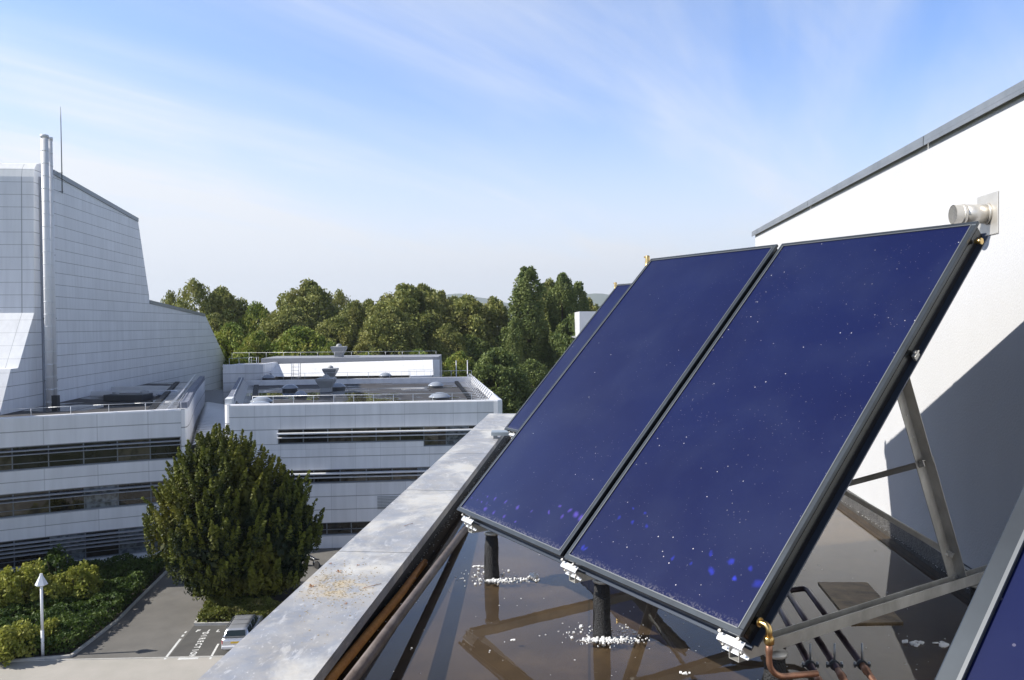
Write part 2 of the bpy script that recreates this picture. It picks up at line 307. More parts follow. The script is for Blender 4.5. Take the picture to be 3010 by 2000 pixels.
def water_mat():
    m, t, b = mat_new('rain_water'); t.nodes.remove(b); out = t.nodes['Material Output']
    geo = N(t, 'ShaderNodeNewGeometry'); dt = N(t, 'ShaderNodeVectorMath', operation='DOT_PRODUCT'); t.links.new(geo.outputs['Incoming'], dt.inputs[0]); t.links.new(geo.outputs['Normal'], dt.inputs[1])
    ab = N(t, 'ShaderNodeMath', operation='ABSOLUTE'); t.links.new(dt.outputs['Value'], ab.inputs[0]); om = N(t, 'ShaderNodeMath', operation='SUBTRACT', i_0=1.0, use_clamp=True); t.links.new(ab.outputs[0], om.inputs[1])
    pw5 = N(t, 'ShaderNodeMath', operation='POWER', i_1=5.0); t.links.new(om.outputs[0], pw5.inputs[0]); fr = N(t, 'ShaderNodeMath', operation='MULTIPLY_ADD', i_1=0.98, i_2=0.021); t.links.new(pw5.outputs[0], fr.inputs[0])
    tr = N(t, 'ShaderNodeBsdfTransparent'); tr.inputs[0].default_value = (0.86, 0.83, 0.78, 1)
    gl = N(t, 'ShaderNodeBsdfGlossy', i_Roughness=0.004); gl.inputs[0].default_value = (1, 1, 1, 1)
    tc = N(t, 'ShaderNodeTexCoord'); n = N(t, 'ShaderNodeTexNoise', i_Scale=7.0, i_Detail=2.0); t.links.new(tc.outputs['Object'], n.inputs['Vector'])
    bp = N(t, 'ShaderNodeBump', i_Strength=0.012, i_Distance=0.02); t.links.new(n.outputs[0], bp.inputs['Height']); t.links.new(bp.outputs[0], gl.inputs['Normal'])
    x = N(t, 'ShaderNodeMixShader'); t.links.new(fr.outputs[0], x.inputs[0]); t.links.new(tr.outputs[0], x.inputs[1]); t.links.new(gl.outputs[0], x.inputs[2]); t.links.new(x.outputs[0], out.inputs[0])
    return m
M['water'] = water_mat()
MARKS = {}
def collector_glass(seed):
    """selective blue absorber behind glass: local X 0..1.045 across, Y 0..2.1 up the slope"""
    m, t, b = mat_new('collector_glass')
    tc = N(t, 'ShaderNodeTexCoord'); ob = tc.outputs['Object']
    mp = N(t, 'ShaderNodeMapping'); mp.inputs['Location'].default_value = (seed * 3.1, seed * 1.7, 0); t.links.new(ob, mp.inputs[0]); vo = mp.outputs[0]
    n = N(t, 'ShaderNodeTexNoise', i_Scale=1.6, i_Detail=3.0); t.links.new(vo, n.inputs['Vector'])
    x = N(t, 'ShaderNodeMix', data_type='RGBA'); t.links.new(n.outputs[0], x.inputs[0]); x.inputs[6].default_value = (0.0035, 0.0055, 0.040, 1); x.inputs[7].default_value = (0.0060, 0.0120, 0.068, 1)
    col = x.outputs[2]
    def layer(col, fac, c):
        k = N(t, 'ShaderNodeMix', data_type='RGBA'); t.links.new(fac, k.inputs[0]); t.links.new(col, k.inputs[6]); k.inputs[7].default_value = (*c, 1); return k.outputs[2]
    # greasy film wiped across the pane
    fm = N(t, 'ShaderNodeTexNoise', i_Scale=2.3, i_Detail=8.0, i_Roughness=0.55, i_Distortion=0.3); t.links.new(vo, fm.inputs['Vector'])
    fr_ = N(t, 'ShaderNodeMapRange', i_1=0.44, i_2=0.78, i_3=0.0, i_4=0.09); t.links.new(fm.outputs[0], fr_.inputs[0])
    col = layer(col, fr_.outputs[0], (0.09, 0.115, 0.17))
    # weld marks of the absorber tubes near the lower edge, as (x, y, radius) on the pane
    sp = N(t, 'ShaderNodeSeparateXYZ'); t.links.new(ob, sp.inputs[0])
    wn_ = N(t, 'ShaderNodeTexNoise', i_Scale=22.0, i_Detail=2.0); t.links.new(ob, wn_.inputs['Vector'])
    ws = N(t, 'ShaderNodeVectorMath', operation='SCALE', i_Scale=0.035); t.links.new(wn_.outputs[1], ws.inputs[0])
    wa = N(t, 'ShaderNodeVectorMath', operation='ADD'); t.links.new(ob, wa.inputs[0]); t.links.new(ws.outputs[0], wa.inputs[1])
    acc = None
    for (mx_, my_, mr_, ms_) in MARKS.get(seed, ()):
        mq = N(t, 'ShaderNodeVectorMath', operation='DISTANCE'); t.links.new(wa.outputs[0], mq.inputs[0]); mq.inputs[1].default_value = (mx_ + 0.0175, my_ + 0.0175, 0.0125)
        mm = N(t, 'ShaderNodeMapRange', interpolation_type='SMOOTHSTEP', i_1=mr_ * 0.25, i_2=mr_ * 1.5, i_3=ms_, i_4=0.0); t.links.new(mq.outputs['Value'], mm.inputs[0])
        if acc is None: acc = mm.outputs[0]
        else: mz = N(t, 'ShaderNodeMath', operation='MAXIMUM'); t.links.new(acc, mz.inputs[0]); t.links.new(mm.outputs[0], mz.inputs[1]); acc = mz.outputs[0]
    if acc is not None: col = layer(col, acc, (0.03, 0.045, 0.55) if seed != 2 else (0.10, 0.065, 0.42))
    # dried drops and dust specks
    def specks(scale, lo, thr, seedoff, strength):
        mq = N(t, 'ShaderNodeMapping'); mq.inputs['Location'].default_value = (seedoff, seedoff * 2, 0); t.links.new(vo, mq.inputs[0])
        v = N(t, 'ShaderNodeTexVoronoi', i_Scale=scale); t.links.new(mq.outputs[0], v.inputs['Vector'])
        a = N(t, 'ShaderNodeMath', operation='LESS_THAN', i_1=lo); t.links.new(v.outputs['Distance'], a.inputs[0])
        c = N(t, 'ShaderNodeSeparateColor'); t.links.new(v.outputs['Color'], c.inputs[0])
        g = N(t, 'ShaderNodeMath', operation='GREATER_THAN', i_1=thr); t.links.new(c.outputs[1], g.inputs[0])
        cl = N(t, 'ShaderNodeTexNoise', i_Scale=2.4); t.links.new(mq.outputs[0], cl.inputs['Vector'])
        cr = N(t, 'ShaderNodeMapRange', i_1=0.46, i_2=0.62, i_3=0.10, i_4=strength); t.links.new(cl.outputs[0], cr.inputs[0])
        k = N(t, 'ShaderNodeMath', operation='MULTIPLY'); t.links.new(a.outputs[0], k.inputs[0]); t.links.new(g.outputs[0], k.inputs[1])
        k2 = N(t, 'ShaderNodeMath', operation='MULTIPLY'); t.links.new(k.outputs[0], k2.inputs[0]); t.links.new(cr.outputs[0], k2.inputs[1]); return k2.outputs[0]
    thr = {1: 0.985, 2: 0.98, 3: 0.93, 4: 0.95}[seed]
    col = layer(col, specks(55, 0.14, thr, 0.0, 0.9), (0.75, 0.72, 0.72))
    col = layer(col, specks(90, 0.15, thr - 0.12, 5.0, 0.35), (0.45, 0.42, 0.5))
    # dust creeping up from the bottom rim
    dz = N(t, 'ShaderNodeMapRange', i_1=0.0, i_2=0.055, i_3=0.42, i_4=0.0); t.links.new(sp.outputs[1], dz.inputs[0])
    dst = N(t, 'ShaderNodeTexNoise', i_Scale=110.0, i_Detail=6.0); t.links.new(vo, dst.inputs['Vector'])
    dq = N(t, 'ShaderNodeMapRange', i_1=0.48, i_2=0.62); t.links.new(dst.outputs[0], dq.inputs[0])
    dk = N(t, 'ShaderNodeMath', operation='MULTIPLY'); t.links.new(dz.outputs[0], dk.inputs[0]); t.links.new(dq.outputs[0], dk.inputs[1])
    col = layer(col, dk.outputs[0], (0.42, 0.40, 0.40))
    t.links.new(col, b.inputs['Base Color']); b.inputs['Roughness'].default_value = 0.42; b.inputs['Specular IOR Level'].default_value = 0.10
    b.inputs['Coat Weight'].default_value = 0.75; b.inputs['Coat Roughness'].default_value = 0.03; b.inputs['Coat IOR'].default_value = 1.45
    wv = N(t, 'ShaderNodeTexNoise', i_Scale=5.0, i_Detail=1.0); t.links.new(vo, wv.inputs['Vector'])
    bp = N(t, 'ShaderNodeBump', i_Strength=0.06, i_Distance=0.02); t.links.new(wv.outputs[0], bp.inputs['Height']); t.links.new(bp.outputs[0], b.inputs['Normal'])
    return m
def leaf_mat(name, c0, c1, c2, sub=0.25, ns=0.35, rough=0.6):
    m, t, b = mat_new(name)
    at = N(t, 'ShaderNodeAttribute', attribute_name='tint')
    tc = N(t, 'ShaderNodeTexCoord'); n = N(t, 'ShaderNodeTexNoise', i_Scale=ns, i_Detail=3.0); t.links.new(tc.outputs['Object'], n.inputs['Vector'])
    x = N(t, 'ShaderNodeMix', data_type='RGBA'); t.links.new(at.outputs['Fac'], x.inputs[0]); x.inputs[6].default_value = (*c0, 1); x.inputs[7].default_value = (*c1, 1)
    r = N(t, 'ShaderNodeMapRange', i_1=0.48, i_2=0.66, i_3=0, i_4=0.8); t.links.new(n.outputs[0], r.inputs[0])
    y = N(t, 'ShaderNodeMix', data_type='RGBA'); t.links.new(r.outputs[0], y.inputs[0]); t.links.new(x.outputs[2], y.inputs[6]); y.inputs[7].default_value = (*c2, 1)
    t.links.new(y.outputs[2], b.inputs['Base Color']); b.inputs['Roughness'].default_value = rough; b.inputs['Specular IOR Level'].default_value = 0.3
    tl = N(t, 'ShaderNodeBsdfTranslucent'); t.links.new(y.outputs[2], tl.inputs[0])
    mx = N(t, 'ShaderNodeMixShader', i_0=sub); t.links.new(b.outputs[0], mx.inputs[1]); t.links.new(tl.outputs[0], mx.inputs[2]); t.links.new(mx.outputs[0], t.nodes['Material Output'].inputs[0])
    return m
M['leaf_plane'] = leaf_mat('plane_tree_leaves', (0.13, 0.16, 0.038), (0.34, 0.345, 0.10), (0.28, 0.265, 0.085), ns=0.2)
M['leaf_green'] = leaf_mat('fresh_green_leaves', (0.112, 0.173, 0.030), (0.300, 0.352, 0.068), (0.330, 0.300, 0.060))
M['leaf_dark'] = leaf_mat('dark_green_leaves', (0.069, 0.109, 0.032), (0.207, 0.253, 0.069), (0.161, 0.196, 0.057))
M['leaf_poplar'] = leaf_mat('poplar_leaves', (0.084, 0.132, 0.036), (0.240, 0.276, 0.084), (0.192, 0.228, 0.072), ns=0.6)
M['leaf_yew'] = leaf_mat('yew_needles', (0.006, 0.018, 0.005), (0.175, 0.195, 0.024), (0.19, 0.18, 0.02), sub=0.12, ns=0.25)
M['leaf_shrub'] = leaf_mat('yellow_shrub_leaves', (0.187, 0.220, 0.033), (0.374, 0.374, 0.066), (0.330, 0.330, 0.077), ns=1.5)
M['leaf_cover'] = leaf_mat('ground_cover_leaves', (0.030, 0.060, 0.010), (0.075, 0.125, 0.022), (0.12, 0.17, 0.03), ns=0.8)
M['leaf_low'] = leaf_mat('low_hedge_leaves', (0.10, 0.12, 0.02), (0.22, 0.23, 0.045), (0.16, 0.14, 0.05), ns=0.9)
# ---------------------------------------------------------------- foliage meshes
def leaf_mesh(name, C, size, mat, parent=None, aspect=1.4, tint=None, nrm=None):
    n = len(C); C = np.asarray(C, dtype=np.float32)
    d = RNG.normal(size=(n, 3)) if nrm is None else nrm + RNG.normal(size=(n, 3)) * 0.55
    d /= np.linalg.norm(d, axis=1)[:, None] + 1e-9
    r = RNG.normal(size=(n, 3)); a = np.cross(d, r); a /= np.linalg.norm(a, axis=1)[:, None] + 1e-9; b = np.cross(d, a)
    s = (size if np.ndim(size) else np.full(n, size)) * RNG.uniform(0.6, 1.3, n)
    a = a * (s * aspect * 0.5)[:, None]; b = b * (s * 0.5)[:, None]
    V = np.stack([C - a, C - b * 0.9 + a * 0.1, C + a, C + b * 0.9 + a * 0.1], axis=1).reshape(-1, 3)
    me = bpy.data.meshes.new(name); me.vertices.add(4 * n); me.vertices.foreach_set('co', V.astype(np.float32).ravel())
    me.loops.add(4 * n); me.loops.foreach_set('vertex_index', np.arange(4 * n, dtype=np.int32))
    me.polygons.add(n); me.polygons.foreach_set('loop_start', np.arange(0, 4 * n, 4, dtype=np.int32)); me.polygons.foreach_set('loop_total', np.full(n, 4, dtype=np.int32))
    at = me.attributes.new('tint', 'FLOAT', 'FACE')
    tt = RNG.uniform(0, 1, n) if tint is None else tint
    at.data.foreach_set('value', np.asarray(tt, dtype=np.float32))
    me.materials.append(mat); me.update(calc_edges=True); me.validate()
    o = bpy.data.objects.new(name, me); COL.objects.link(o)
    if parent: o.parent = parent
    return o
def crown_points(H, R, z0, nc, per, shape='round', cr=(1.2, 2.2)):
    pts = []; tint = []
    for i in range(nc):
        z = RNG.uniform(0, 1); th = RNG.uniform(0, 2 * math.pi)
        if shape == 'round': prof = math.sqrt(max(0.02, 1 - (2 * z - 0.92) ** 2 * 0.95)) if z > 0.46 else 0.75 + 0.5 * z
        elif shape == 'poplar': prof = min(1, 0.55 + 1.2 * z) * min(1.0, ((1.0 - z) * 4.5 + 0.22)) * (1 + 0.16 * math.sin(z * 17 + th)) 
        else: prof = 1
        rr = R * prof * (RNG.uniform(0.45, 1.0) ** 0.5)
        c = np.array([rr * math.cos(th), rr * math.sin(th), z0 + z * (H - z0)])
        k = RNG.uniform(*cr) * (0.75 if z > 0.9 else 1)
        p = RNG.normal(size=(per, 3)); p /= np.linalg.norm(p, axis=1)[:, None]; p *= (RNG.uniform(0.35, 1.0, per) ** 0.6)[:, None] * k
        if shape == 'poplar': p[:, 2] *= 1.9
        pts.append(c + p); tint.append(np.clip(RNG.uniform(0.1, 0.9) + RNG.normal(size=per) * 0.22, 0, 1))
    return np.concatenate(pts), np.concatenate(tint)
def trunk_mesh(H, r, parent, n_limb=6, spread=3.0):
    b = MB(); b.tube([(0, 0, -0.3), (0.1, 0, H * 0.3), (0.0, 0.15, H * 0.62), (0.1, 0, H * 0.85)], [r, r * 0.8, r * 0.5, r * 0.18], 8)
    for i in range(n_limb):
        a = i * 2.4; z = H * (0.28 + 0.06 * i); e = Vector((math.cos(a) * spread, math.sin(a) * spread, z + H * 0.22))
        b.tube([(0.05, 0, z), e * 0.5 + Vector((0, 0, z * 0.5 + 0.6)), e], [r * 0.45, r * 0.3, r * 0.1], 6)
    return b.build('trunk', M['bark'], parent)
def make_tree(name, label, cat, H, R, z0, nc, per, mat, shape='round', ls=0.42, cr=(1.2, 2.2), group=None, tr=0.45):
    t = thing(name, label, cat, group=group); P_, ti = crown_points(H, R, z0, nc, per, shape, cr)
    leaf_mesh('crown', P_, ls, mat, t, tint=ti); trunk_mesh(H, tr, t, spread=R * 0.55); return t
# ================================================================ NEAR ROOF
ROOF, WATER, COP = ZC - 1.48, ZC - 1.45, ZC - 1.30
HP = math.radians(5.6)                                    # heading of the parapet and of the white wall
du = Vector((math.sin(HP), math.cos(HP), 0)); dn = Vector((math.cos(HP), -math.sin(HP), 0))   # along / towards the right
PI0 = Vector((-1.016, 0, 0))                              # a point of the coping's inner edge (Y = 0)
def pp(s, w, z): return Vector((PI0.x, PI0.y, 0)) + du * s + dn * w + Vector((0, 0, z))
S0, S1 = -4.0, 11.25
def slab(mb, s0, s1, w0, w1, z0, z1):
    P_ = [pp(s, w, z) for s in (s0, s1) for w in (w0, w1) for z in (z0, z1)]
    b = len(mb.v); mb.v += [tuple(p) for p in P_]
    for q in ((0, 1, 3, 2), (4, 6, 7, 5), (0, 4, 5, 1), (2, 3, 7, 6), (0, 2, 6, 4), (1, 5, 7, 3)):
        mb.f.append(tuple(b + i for i in q)); mb.uv.append([(0, 0)] * 4); mb.smooth.append(False)
    return mb
own = thing('apartment_block', 'building under the camera, its flat roof flooded with rain water', 'building', (0, 0, 0))
b = MB(); slab(b, S0, 11.10, -0.40, 9.0, -0.2, ROOF - 0.02); b.build('wall', M['body_wall'], own)
roof = MB(); P4 = [pp(S0, -0.30, ROOF), pp(S0, 6.0, ROOF), pp(11.0, 6.0, ROOF), pp(11.0, -0.30, ROOF)]
roof.face(P4[::1]); r_ = roof.build('flat_roof', M['membrane'], kind='structure')
wt = MB(); P4 = [pp(S0, -0.055, WATER), pp(S0, 6.0, WATER), pp(10.9, 6.0, WATER), pp(10.9, -0.055, WATER)]
wt.face(P4); w_ = wt.build('rain_water', M['water'], kind='structure')
# parapet: upstand, bitumen-faced inside, coping sheets laid in lengths
par = thing('parapet', 'low parapet with pale stained metal coping along the flooded roof', 'parapet')
b = MB(); slab(b, S0, 11.1, -0.395, -0.04, ROOF - 0.6, COP - 0.012); b.build('upstand', P('black_upstand', (0.02, 0.02, 0.021), 0.6, noise=(0.035, 0.035, 0.035), ns=20, bump=0.5, bs=60), par)
seams = [S0, -2.1, -0.55, 0.9, 2.45, 4.09, 5.62, 7.42, 9.36, 10.32, S1]
# seams measured on the coping (distance along the parapet)
def s_at(u, v):
    q = atz(u, v, COP); return (q - PI0).dot(du)
seams = [S0, -2.0, 0.6, 2.3, s_at(1100, 1623), s_at(1300, 1442), s_at(1370, 1334), s_at(1400, 1266), s_at(1430, 1239), S1]
for i in range(len(seams) - 1):
    c = MB(); a0, a1 = seams[i] + 0.0055, seams[i + 1] - 0.0055
    slab(c, a0, a1, -0.425, 0.0, COP - 0.010, COP + (0.0006 if i % 2 else 0.0))
    slab(c, a0, a1, -0.006, 0.0005, COP - 0.052, COP - 0.011)
    slab(c, a0, a1, -0.4255, -0.419, COP - 0.052, COP - 0.011)
    c.build('coping_sheet', M['coping'], par)
for s in seams[4:-1]:
    c = MB(); slab(c, s - 0.0054, s + 0.0054, -0.42, -0.007, COP - 0.009, COP - 0.003); c.build('joint', M['mesh_dark'], par)
# sand, grit, twigs and dead leaves on the coping
def cop_pt(u, v): return atz(u, v, COP + 0.001)
b = MB()
for i in range(900):
    u = random.gauss(985, 62); v = random.gauss(1724, 30)
    if random.random() < 0.15: u = random.uniform(880, 1150); v = random.uniform(1650, 1900)
    p = cop_pt(u, v); w = (p - PI0).dot(dn)
    if -0.40 < w < -0.02:
        r = random.choice([0.0012, 0.0016, 0.002, 0.003]); b.box((p.x, p.y, COP + r * 0.5), (r * 2, r * 1.6, r))
b.build('grit', P('sand_grains', (0.58, 0.49, 0.34), 0.9, noise=(0.34, 0.27, 0.17), ns=200), kind='stuff')
brown = P('dead_leaf', (0.33, 0.16, 0.07), 0.8)
lv = [(915, 1725, 'curled brown dead leaf standing on the coping beside the sand'), (971, 1657, 'small rusty brown leaf scrap near the coping joint'), (1052, 1662, 'flat reddish leaf scrap on the coping between sand and roof'), (1016, 1775, 'dark brown leaf crumb on the coping nearest the camera'), (995, 1682, 'pale ragged leaf lying on top of the sand patch')]
for i, (u, v, l) in enumerate(lv):
    p = cop_pt(u, v); b = MB(); k = 0.014 if i in (0, 4) else 0.009
    for j in range(3):
        a = j * 2.1 + i; d1 = Vector((math.cos(a), math.sin(a), 0)) * k; d2 = Vector((-math.sin(a), math.cos(a), 0)) * k * 0.5
        b.face([p, p + d1 * 0.6 + d2 + Vector((0, 0, k * 0.35)), p + d1 * 1.3 + Vector((0, 0, k * (0.7 if i in (0, 4) else 0.2))), p + d1 * 0.6 - d2 + Vector((0, 0, k * 0.15))])
    tag(b.build('dead_leaf', brown), l, 'leaf', 'dead leaves on the coping')
tw = P('twig_brown', (0.36, 0.20, 0.12), 0.8)
for (a, c, l) in (((1069, 1731), (1121, 1718), 'long thin straw lying on the coping beside the sand'), ((1188, 1548), (1214, 1540), 'short straw on the coping sheet beyond the sand')):
    b = MB(); p, q = cop_pt(*a), cop_pt(*c); z = Vector((0, 0, 0.003)); b.tube([p + z, (p + q) / 2 + z * 1.6, q + z], 0.0014, 6); tag(b.build('straw', tw), l, 'straw')
# ---------------------------------------------------------------- white rendered wall on the right
XW0 = 2.0806
def wp(s, off, z):      # s along the wall from Y=0, off towards the roof (left)
    return Vector((XW0, 0, 0)) + du * s - dn * off + Vector((0, 0, z))
WT = ZC + 1.09
def wslab(mb, s0, s1, o0, o1, z0, z1):
    P_ = [wp(s, o, z) for s in (s0, s1) for o in (o1, o0) for z in (z0, z1)]
    b = len(mb.v); mb.v += [tuple(p) for p in P_]
    for q in ((0, 1, 3, 2), (4, 6, 7, 5), (0, 4, 5, 1), (2, 3, 7, 6), (0, 2, 6, 4), (1, 5, 7, 3)):
        mb.f.append(tuple(b + i for i in q)); mb.uv.append([(0, 0)] * 4); mb.smooth.append(False)
    return mb
ww = thing('penthouse', 'white rendered penthouse wall with grey zinc edge beside the collectors', 'building')
b = MB(); wslab(b, -4, 9.58, -4.5, 0.0, ROOF - 0.1, WT); b.build('wall', M['render_wall'], ww)
for i, (a, c) in enumerate(((-4, 2.0), (2.01, 4.72), (4.73, 7.2), (7.21, 9.64))):
    e = MB(); wslab(e, a, c, -4.55, 0.030, WT + 0.001, WT + 0.036); wslab(e, a, c, 0.024, 0.0305, WT - 0.022, WT); e.build('edge_trim', M['zinc'], ww)
b = MB(); wslab(b, -4, 9.6, 0.001, 0.02, ROOF, WATER + 0.105); b.build('base_flashing', M['bitumen'], ww)
b = MB(); wslab(b, -4, 9.6, 0.021, 0.028, WATER + 0.098, WATER + 0.108); b.build('flashing_bar', M['galv'], ww)
# flue with square plate on the wall
fl = thing('flue_pipe', 'short shiny steel flue with mesh end on the white wall', 'flue pipe')
fc = wp(4.02, 0, ZC + 0.553)
b = MB(); c = [wp(3.918, 0.001, 0), wp(4.125, 0.001, 0)]
wslab(b, 3.915, 4.125, 0.001, 0.006, ZC + 0.44, ZC + 0.655); b.build('wall_plate', M['stainless'], fl, bevel=0.004)
b = MB(); A = lambda d: fc - dn * d
b.tube([A(0.005), A(0.125)], 0.050, 28); b.build('pipe', M['stainless'], fl)
b = MB(); b.tube([A(0.006), A(0.018)], 0.056, 28); b.build('wall_collar', M['stainless'], fl); b = MB(); b.tube([A(0.118), A(0.123), A(0.132), A(0.137)], [0.0505, 0.0545, 0.0545, 0.051], 28); b.build('collar', M['stainless'], fl)
b = MB(); b.tube([A(0.136), A(0.175)], 0.0495, 28, cap=False); b.tube([A(0.175), A(0.137)], 0.0475, 28, cap=False); b.build('end_sleeve', M['stainless'], fl)
b = MB(); b.tube([A(0.150), A(0.152)], 0.0465, 24); g_ = b.build('inner_dark', M['mesh_dark'], fl)
b = MB()
for k in range(-6, 7):
    o = k * 0.007; L = math.sqrt(0.047 ** 2 - o * o)
    b.beam(A(0.172) + du * o + Vector((0, 0, -L)), A(0.172) + du * o + Vector((0, 0, L)), 0.0014, 0.0014, du)
    b.beam(A(0.1735) + du * L + Vector((0, 0, o)), A(0.1735) - du * L + Vector((0, 0, o)), 0.0014, 0.0014)
b.build('mesh', M['stainless'], fl)
# ---------------------------------------------------------------- solar collectors
hR, tT = math.radians(-31.04), math.radians(45.4)
e1 = Vector((math.sin(hR), math.cos(hR), 0)); e2 = Vector((math.cos(hR) * math.cos(tT), -math.sin(hR) * math.cos(tT), math.sin(tT))); en = e2.cross(e1)
pw = Vector((math.cos(hR), -math.sin(hR), 0))            # horizontal, up-slope
CW, CL, CT = 1.045, 2.10, 0.085
def cmat(bl): return Matrix(((-e1.x, e2.x, en.x, bl.x), (-e1.y, e2.y, en.y, bl.y), (-e1.z, e2.z, en.z, bl.z), (0, 0, 0, 1)))
BL2 = Vector((-0.3285, 4.4056, ZC - 1.062)); BL3 = BL2 - e1 * (CW + 0.030)
BLC = Vector((-0.089, 7.78, ZC - 1.060))
def collector(bl, label, seed, vent=False, right_fit=False):
    t = thing('solar_collector', label, 'solar collector', mat=cmat(bl), group='solar collectors on the flooded roof')
    rim = 0.024; g = MB(); g.box((CW / 2, CL / 2, -0.006), (CW - 2 * rim + 0.004, CL - 2 * rim + 0.004, 0.004)); g.build('glass', collector_glass(seed), t)
    f = MB()
    for (x0, x1, y0, y1) in ((0, CW, 0, rim), (0, CW, CL - rim, CL), (0, rim, rim, CL - rim), (CW - rim, CW, rim, CL - rim)):
        f.box(((x0 + x1) / 2, (y0 + y1) / 2, -0.008), (x1 - x0, y1 - y0, 0.016))
    f.build('rim', M['frame'], t, bevel=0.002)
    f = MB(); lip = 0.004
    for (x0, x1, y0, y1) in ((rim, CW - rim, rim - lip, rim), (rim, CW - rim, CL - rim, CL - rim + lip), (rim - lip, rim, rim, CL - rim), (CW - rim, CW - rim + lip, rim, CL - rim)):
        f.box(((x0 + x1) / 2, (y0 + y1) / 2, 0.0006), (x1 - x0, y1 - y0, 0.0022))
    f.build('glass_seal', P('glass_seal', (0.17, 0.18, 0.19), 0.4, metal=0.3), t)
    f = MB(); i = 0.010
    f.box((CW / 2, CL / 2, -0.0515), (CW - 2 * i, CL - 2 * i, 0.067)); f.build('casing', M['frame_dark'], t)
    f = MB(); f.box((CW - i + 0.001, CL / 2, -0.040), (0.004, CL - 0.03, 0.028)); f.box((i - 0.001, CL / 2, -0.040), (0.004, CL - 0.03, 0.028)); f.build('side_groove', M['frame_web'], t)
    f = MB()
    f.box((CW / 2, 0.006, -0.081), (CW + 0.004, 0.026, 0.006)); f.box((CW / 2, CL - 0.006, -0.081), (CW + 0.004, 0.026, 0.006))
    f.box((-0.004, CL / 2, -0.0812), (0.028, CL - 0.028, 0.006)); f.box((CW + 0.004, CL / 2, -0.0812), (0.028, CL - 0.028, 0.006)); f.build('back_flange', P('back_flange', (0.07, 0.085, 0.115), 0.35, metal=0.5), t)
    if vent:
        Mi = cmat(bl).inverted(); L = lambda p: Mi @ p; R3 = Mi.to_3x3()
        base = bl + e2 * (CL - 0.035) + e1 * 0.034 - en * 0.035
        v = MB(); c0 = L(base)
        v.lathe(c0, [(0.0, -0.045), (0.006, -0.045), (0.006, -0.012), (0.010, -0.010), (0.0185, -0.008), (0.0195, 0.0), (0.0190, 0.004), (0.0175, 0.006), (0.0175, 0.03), (0.0150, 0.045), (0.0145, 0.066), (0.012, 0.072), (0, 0.072)], 20, R3)
        v.box((0, 0, 0), (0.012, 0.012, 0.010), Matrix.Translation(c0 + R3 @ Vector((-0.018, 0, 0.062))) @ R3.to_4x4())
        v.build('air_vent', M['brass'], t)
        v = MB(); v.tube([L(base + Vector((0, 0, -0.04))), L(base - e1 * 0.034 + Vector((0, 0, -0.04)))], 0.006, 10); v.build('vent_pipe', M['copper'], t)
    if right_fit:
        v = MB(); c0 = (CW, 2.015, -0.045)
        v.tube([c0, (CW + 0.018, 2.015, -0.045)], 0.010, 12); v.tube([(CW + 0.012, 2.015, -0.045), (CW + 0.030, 2.015, -0.045)], 0.0145, 6); v.build('brass_plug', M['brass'], t)
    return t
def marks(bl, pts):
    out = []
    for (u, v, r, s) in pts:
        d = ray(u, v); P_ = bl - en * 0.004; h = CAM + d * ((P_ - CAM).dot(en) / d.dot(en)); out.append(((h - bl).dot(-e1), (h - bl).dot(e2), r, s))
    return out
r5 = lambda x, y, r=0.010, s=0.5: (1000 + x / 1.96, 1200 + y / 1.96, r, s)
r6 = lambda x, y, r=0.013, s=0.42: (2000 + x / 2.24, 1300 + y / 2.24, r, s)
MARKS[2] = marks(BL2, [r5(838, 580, 0.014), r5(845, 550, 0.010), r5(850, 510, 0.006), r5(825, 492, 0.005), r5(800, 468, 0.004), r5(762, 516, 0.005), r5(790, 530, 0.005), r5(815, 540, 0.006), r5(893, 520), r5(885, 600, 0.012), r5(955, 545), r5(945, 627, 0.011), r5(1025, 570, 0.011), r5(1013, 655, 0.009), r5(1100, 595, 0.008, 0.35), r5(1200, 603, 0.009), r5(1270, 562, 0.009), r5(1278, 628, 0.011), r5(1325, 590, 0.011), r5(1355, 612, 0.017, 0.6), r5(1385, 632, 0.019, 0.6)])
MARKS[3] = marks(BL3, [r6(205, 845), r6(330, 790), r6(360, 897, 0.010, 0.7), r6(465, 830), r6(500, 930, 0.018, 0.3), r6(540, 935, 0.014, 0.25), r6(70, 800, 0.009, 0.3), r6(195, 735, 0.010, 0.35), r5(1400, 800, 0.014, 0.4), r5(1415, 810, 0.012, 0.4), r5(1685, 580, 0.008, 0.3), r5(1755, 605, 0.008, 0.3), r5(1685, 658, 0.009, 0.35), r5(1765, 685, 0.009, 0.4), r5(1607, 632, 0.008, 0.3), r5(1915, 862, 0.010, 0.35)])
C2 = collector(BL2, 'blue solar collector between parapet and black gap, brass air vent at its top', 2, vent=True)
C3 = collector(BL3, 'full blue solar collector with white specks and brass elbow, largest in view', 3, right_fit=True)
C1 = collector(BLC, 'mostly hidden blue solar collector in the row behind, smaller brass vent', 1, vent=True)
C1.children[0]
# front row: its left edge passes the lower right corner of the picture
rowA0 = BL2 - pw * 1.94
d = ray(2743, 2000); tt = (rowA0 - CAM).dot(en) / d.dot(en); hit = CAM + d * tt
sA = (hit - rowA0).dot(-e1)
BLA = rowA0 - e1 * sA
C4 = collector(BLA, 'blue solar collector cut off by the lower right corner', 4)
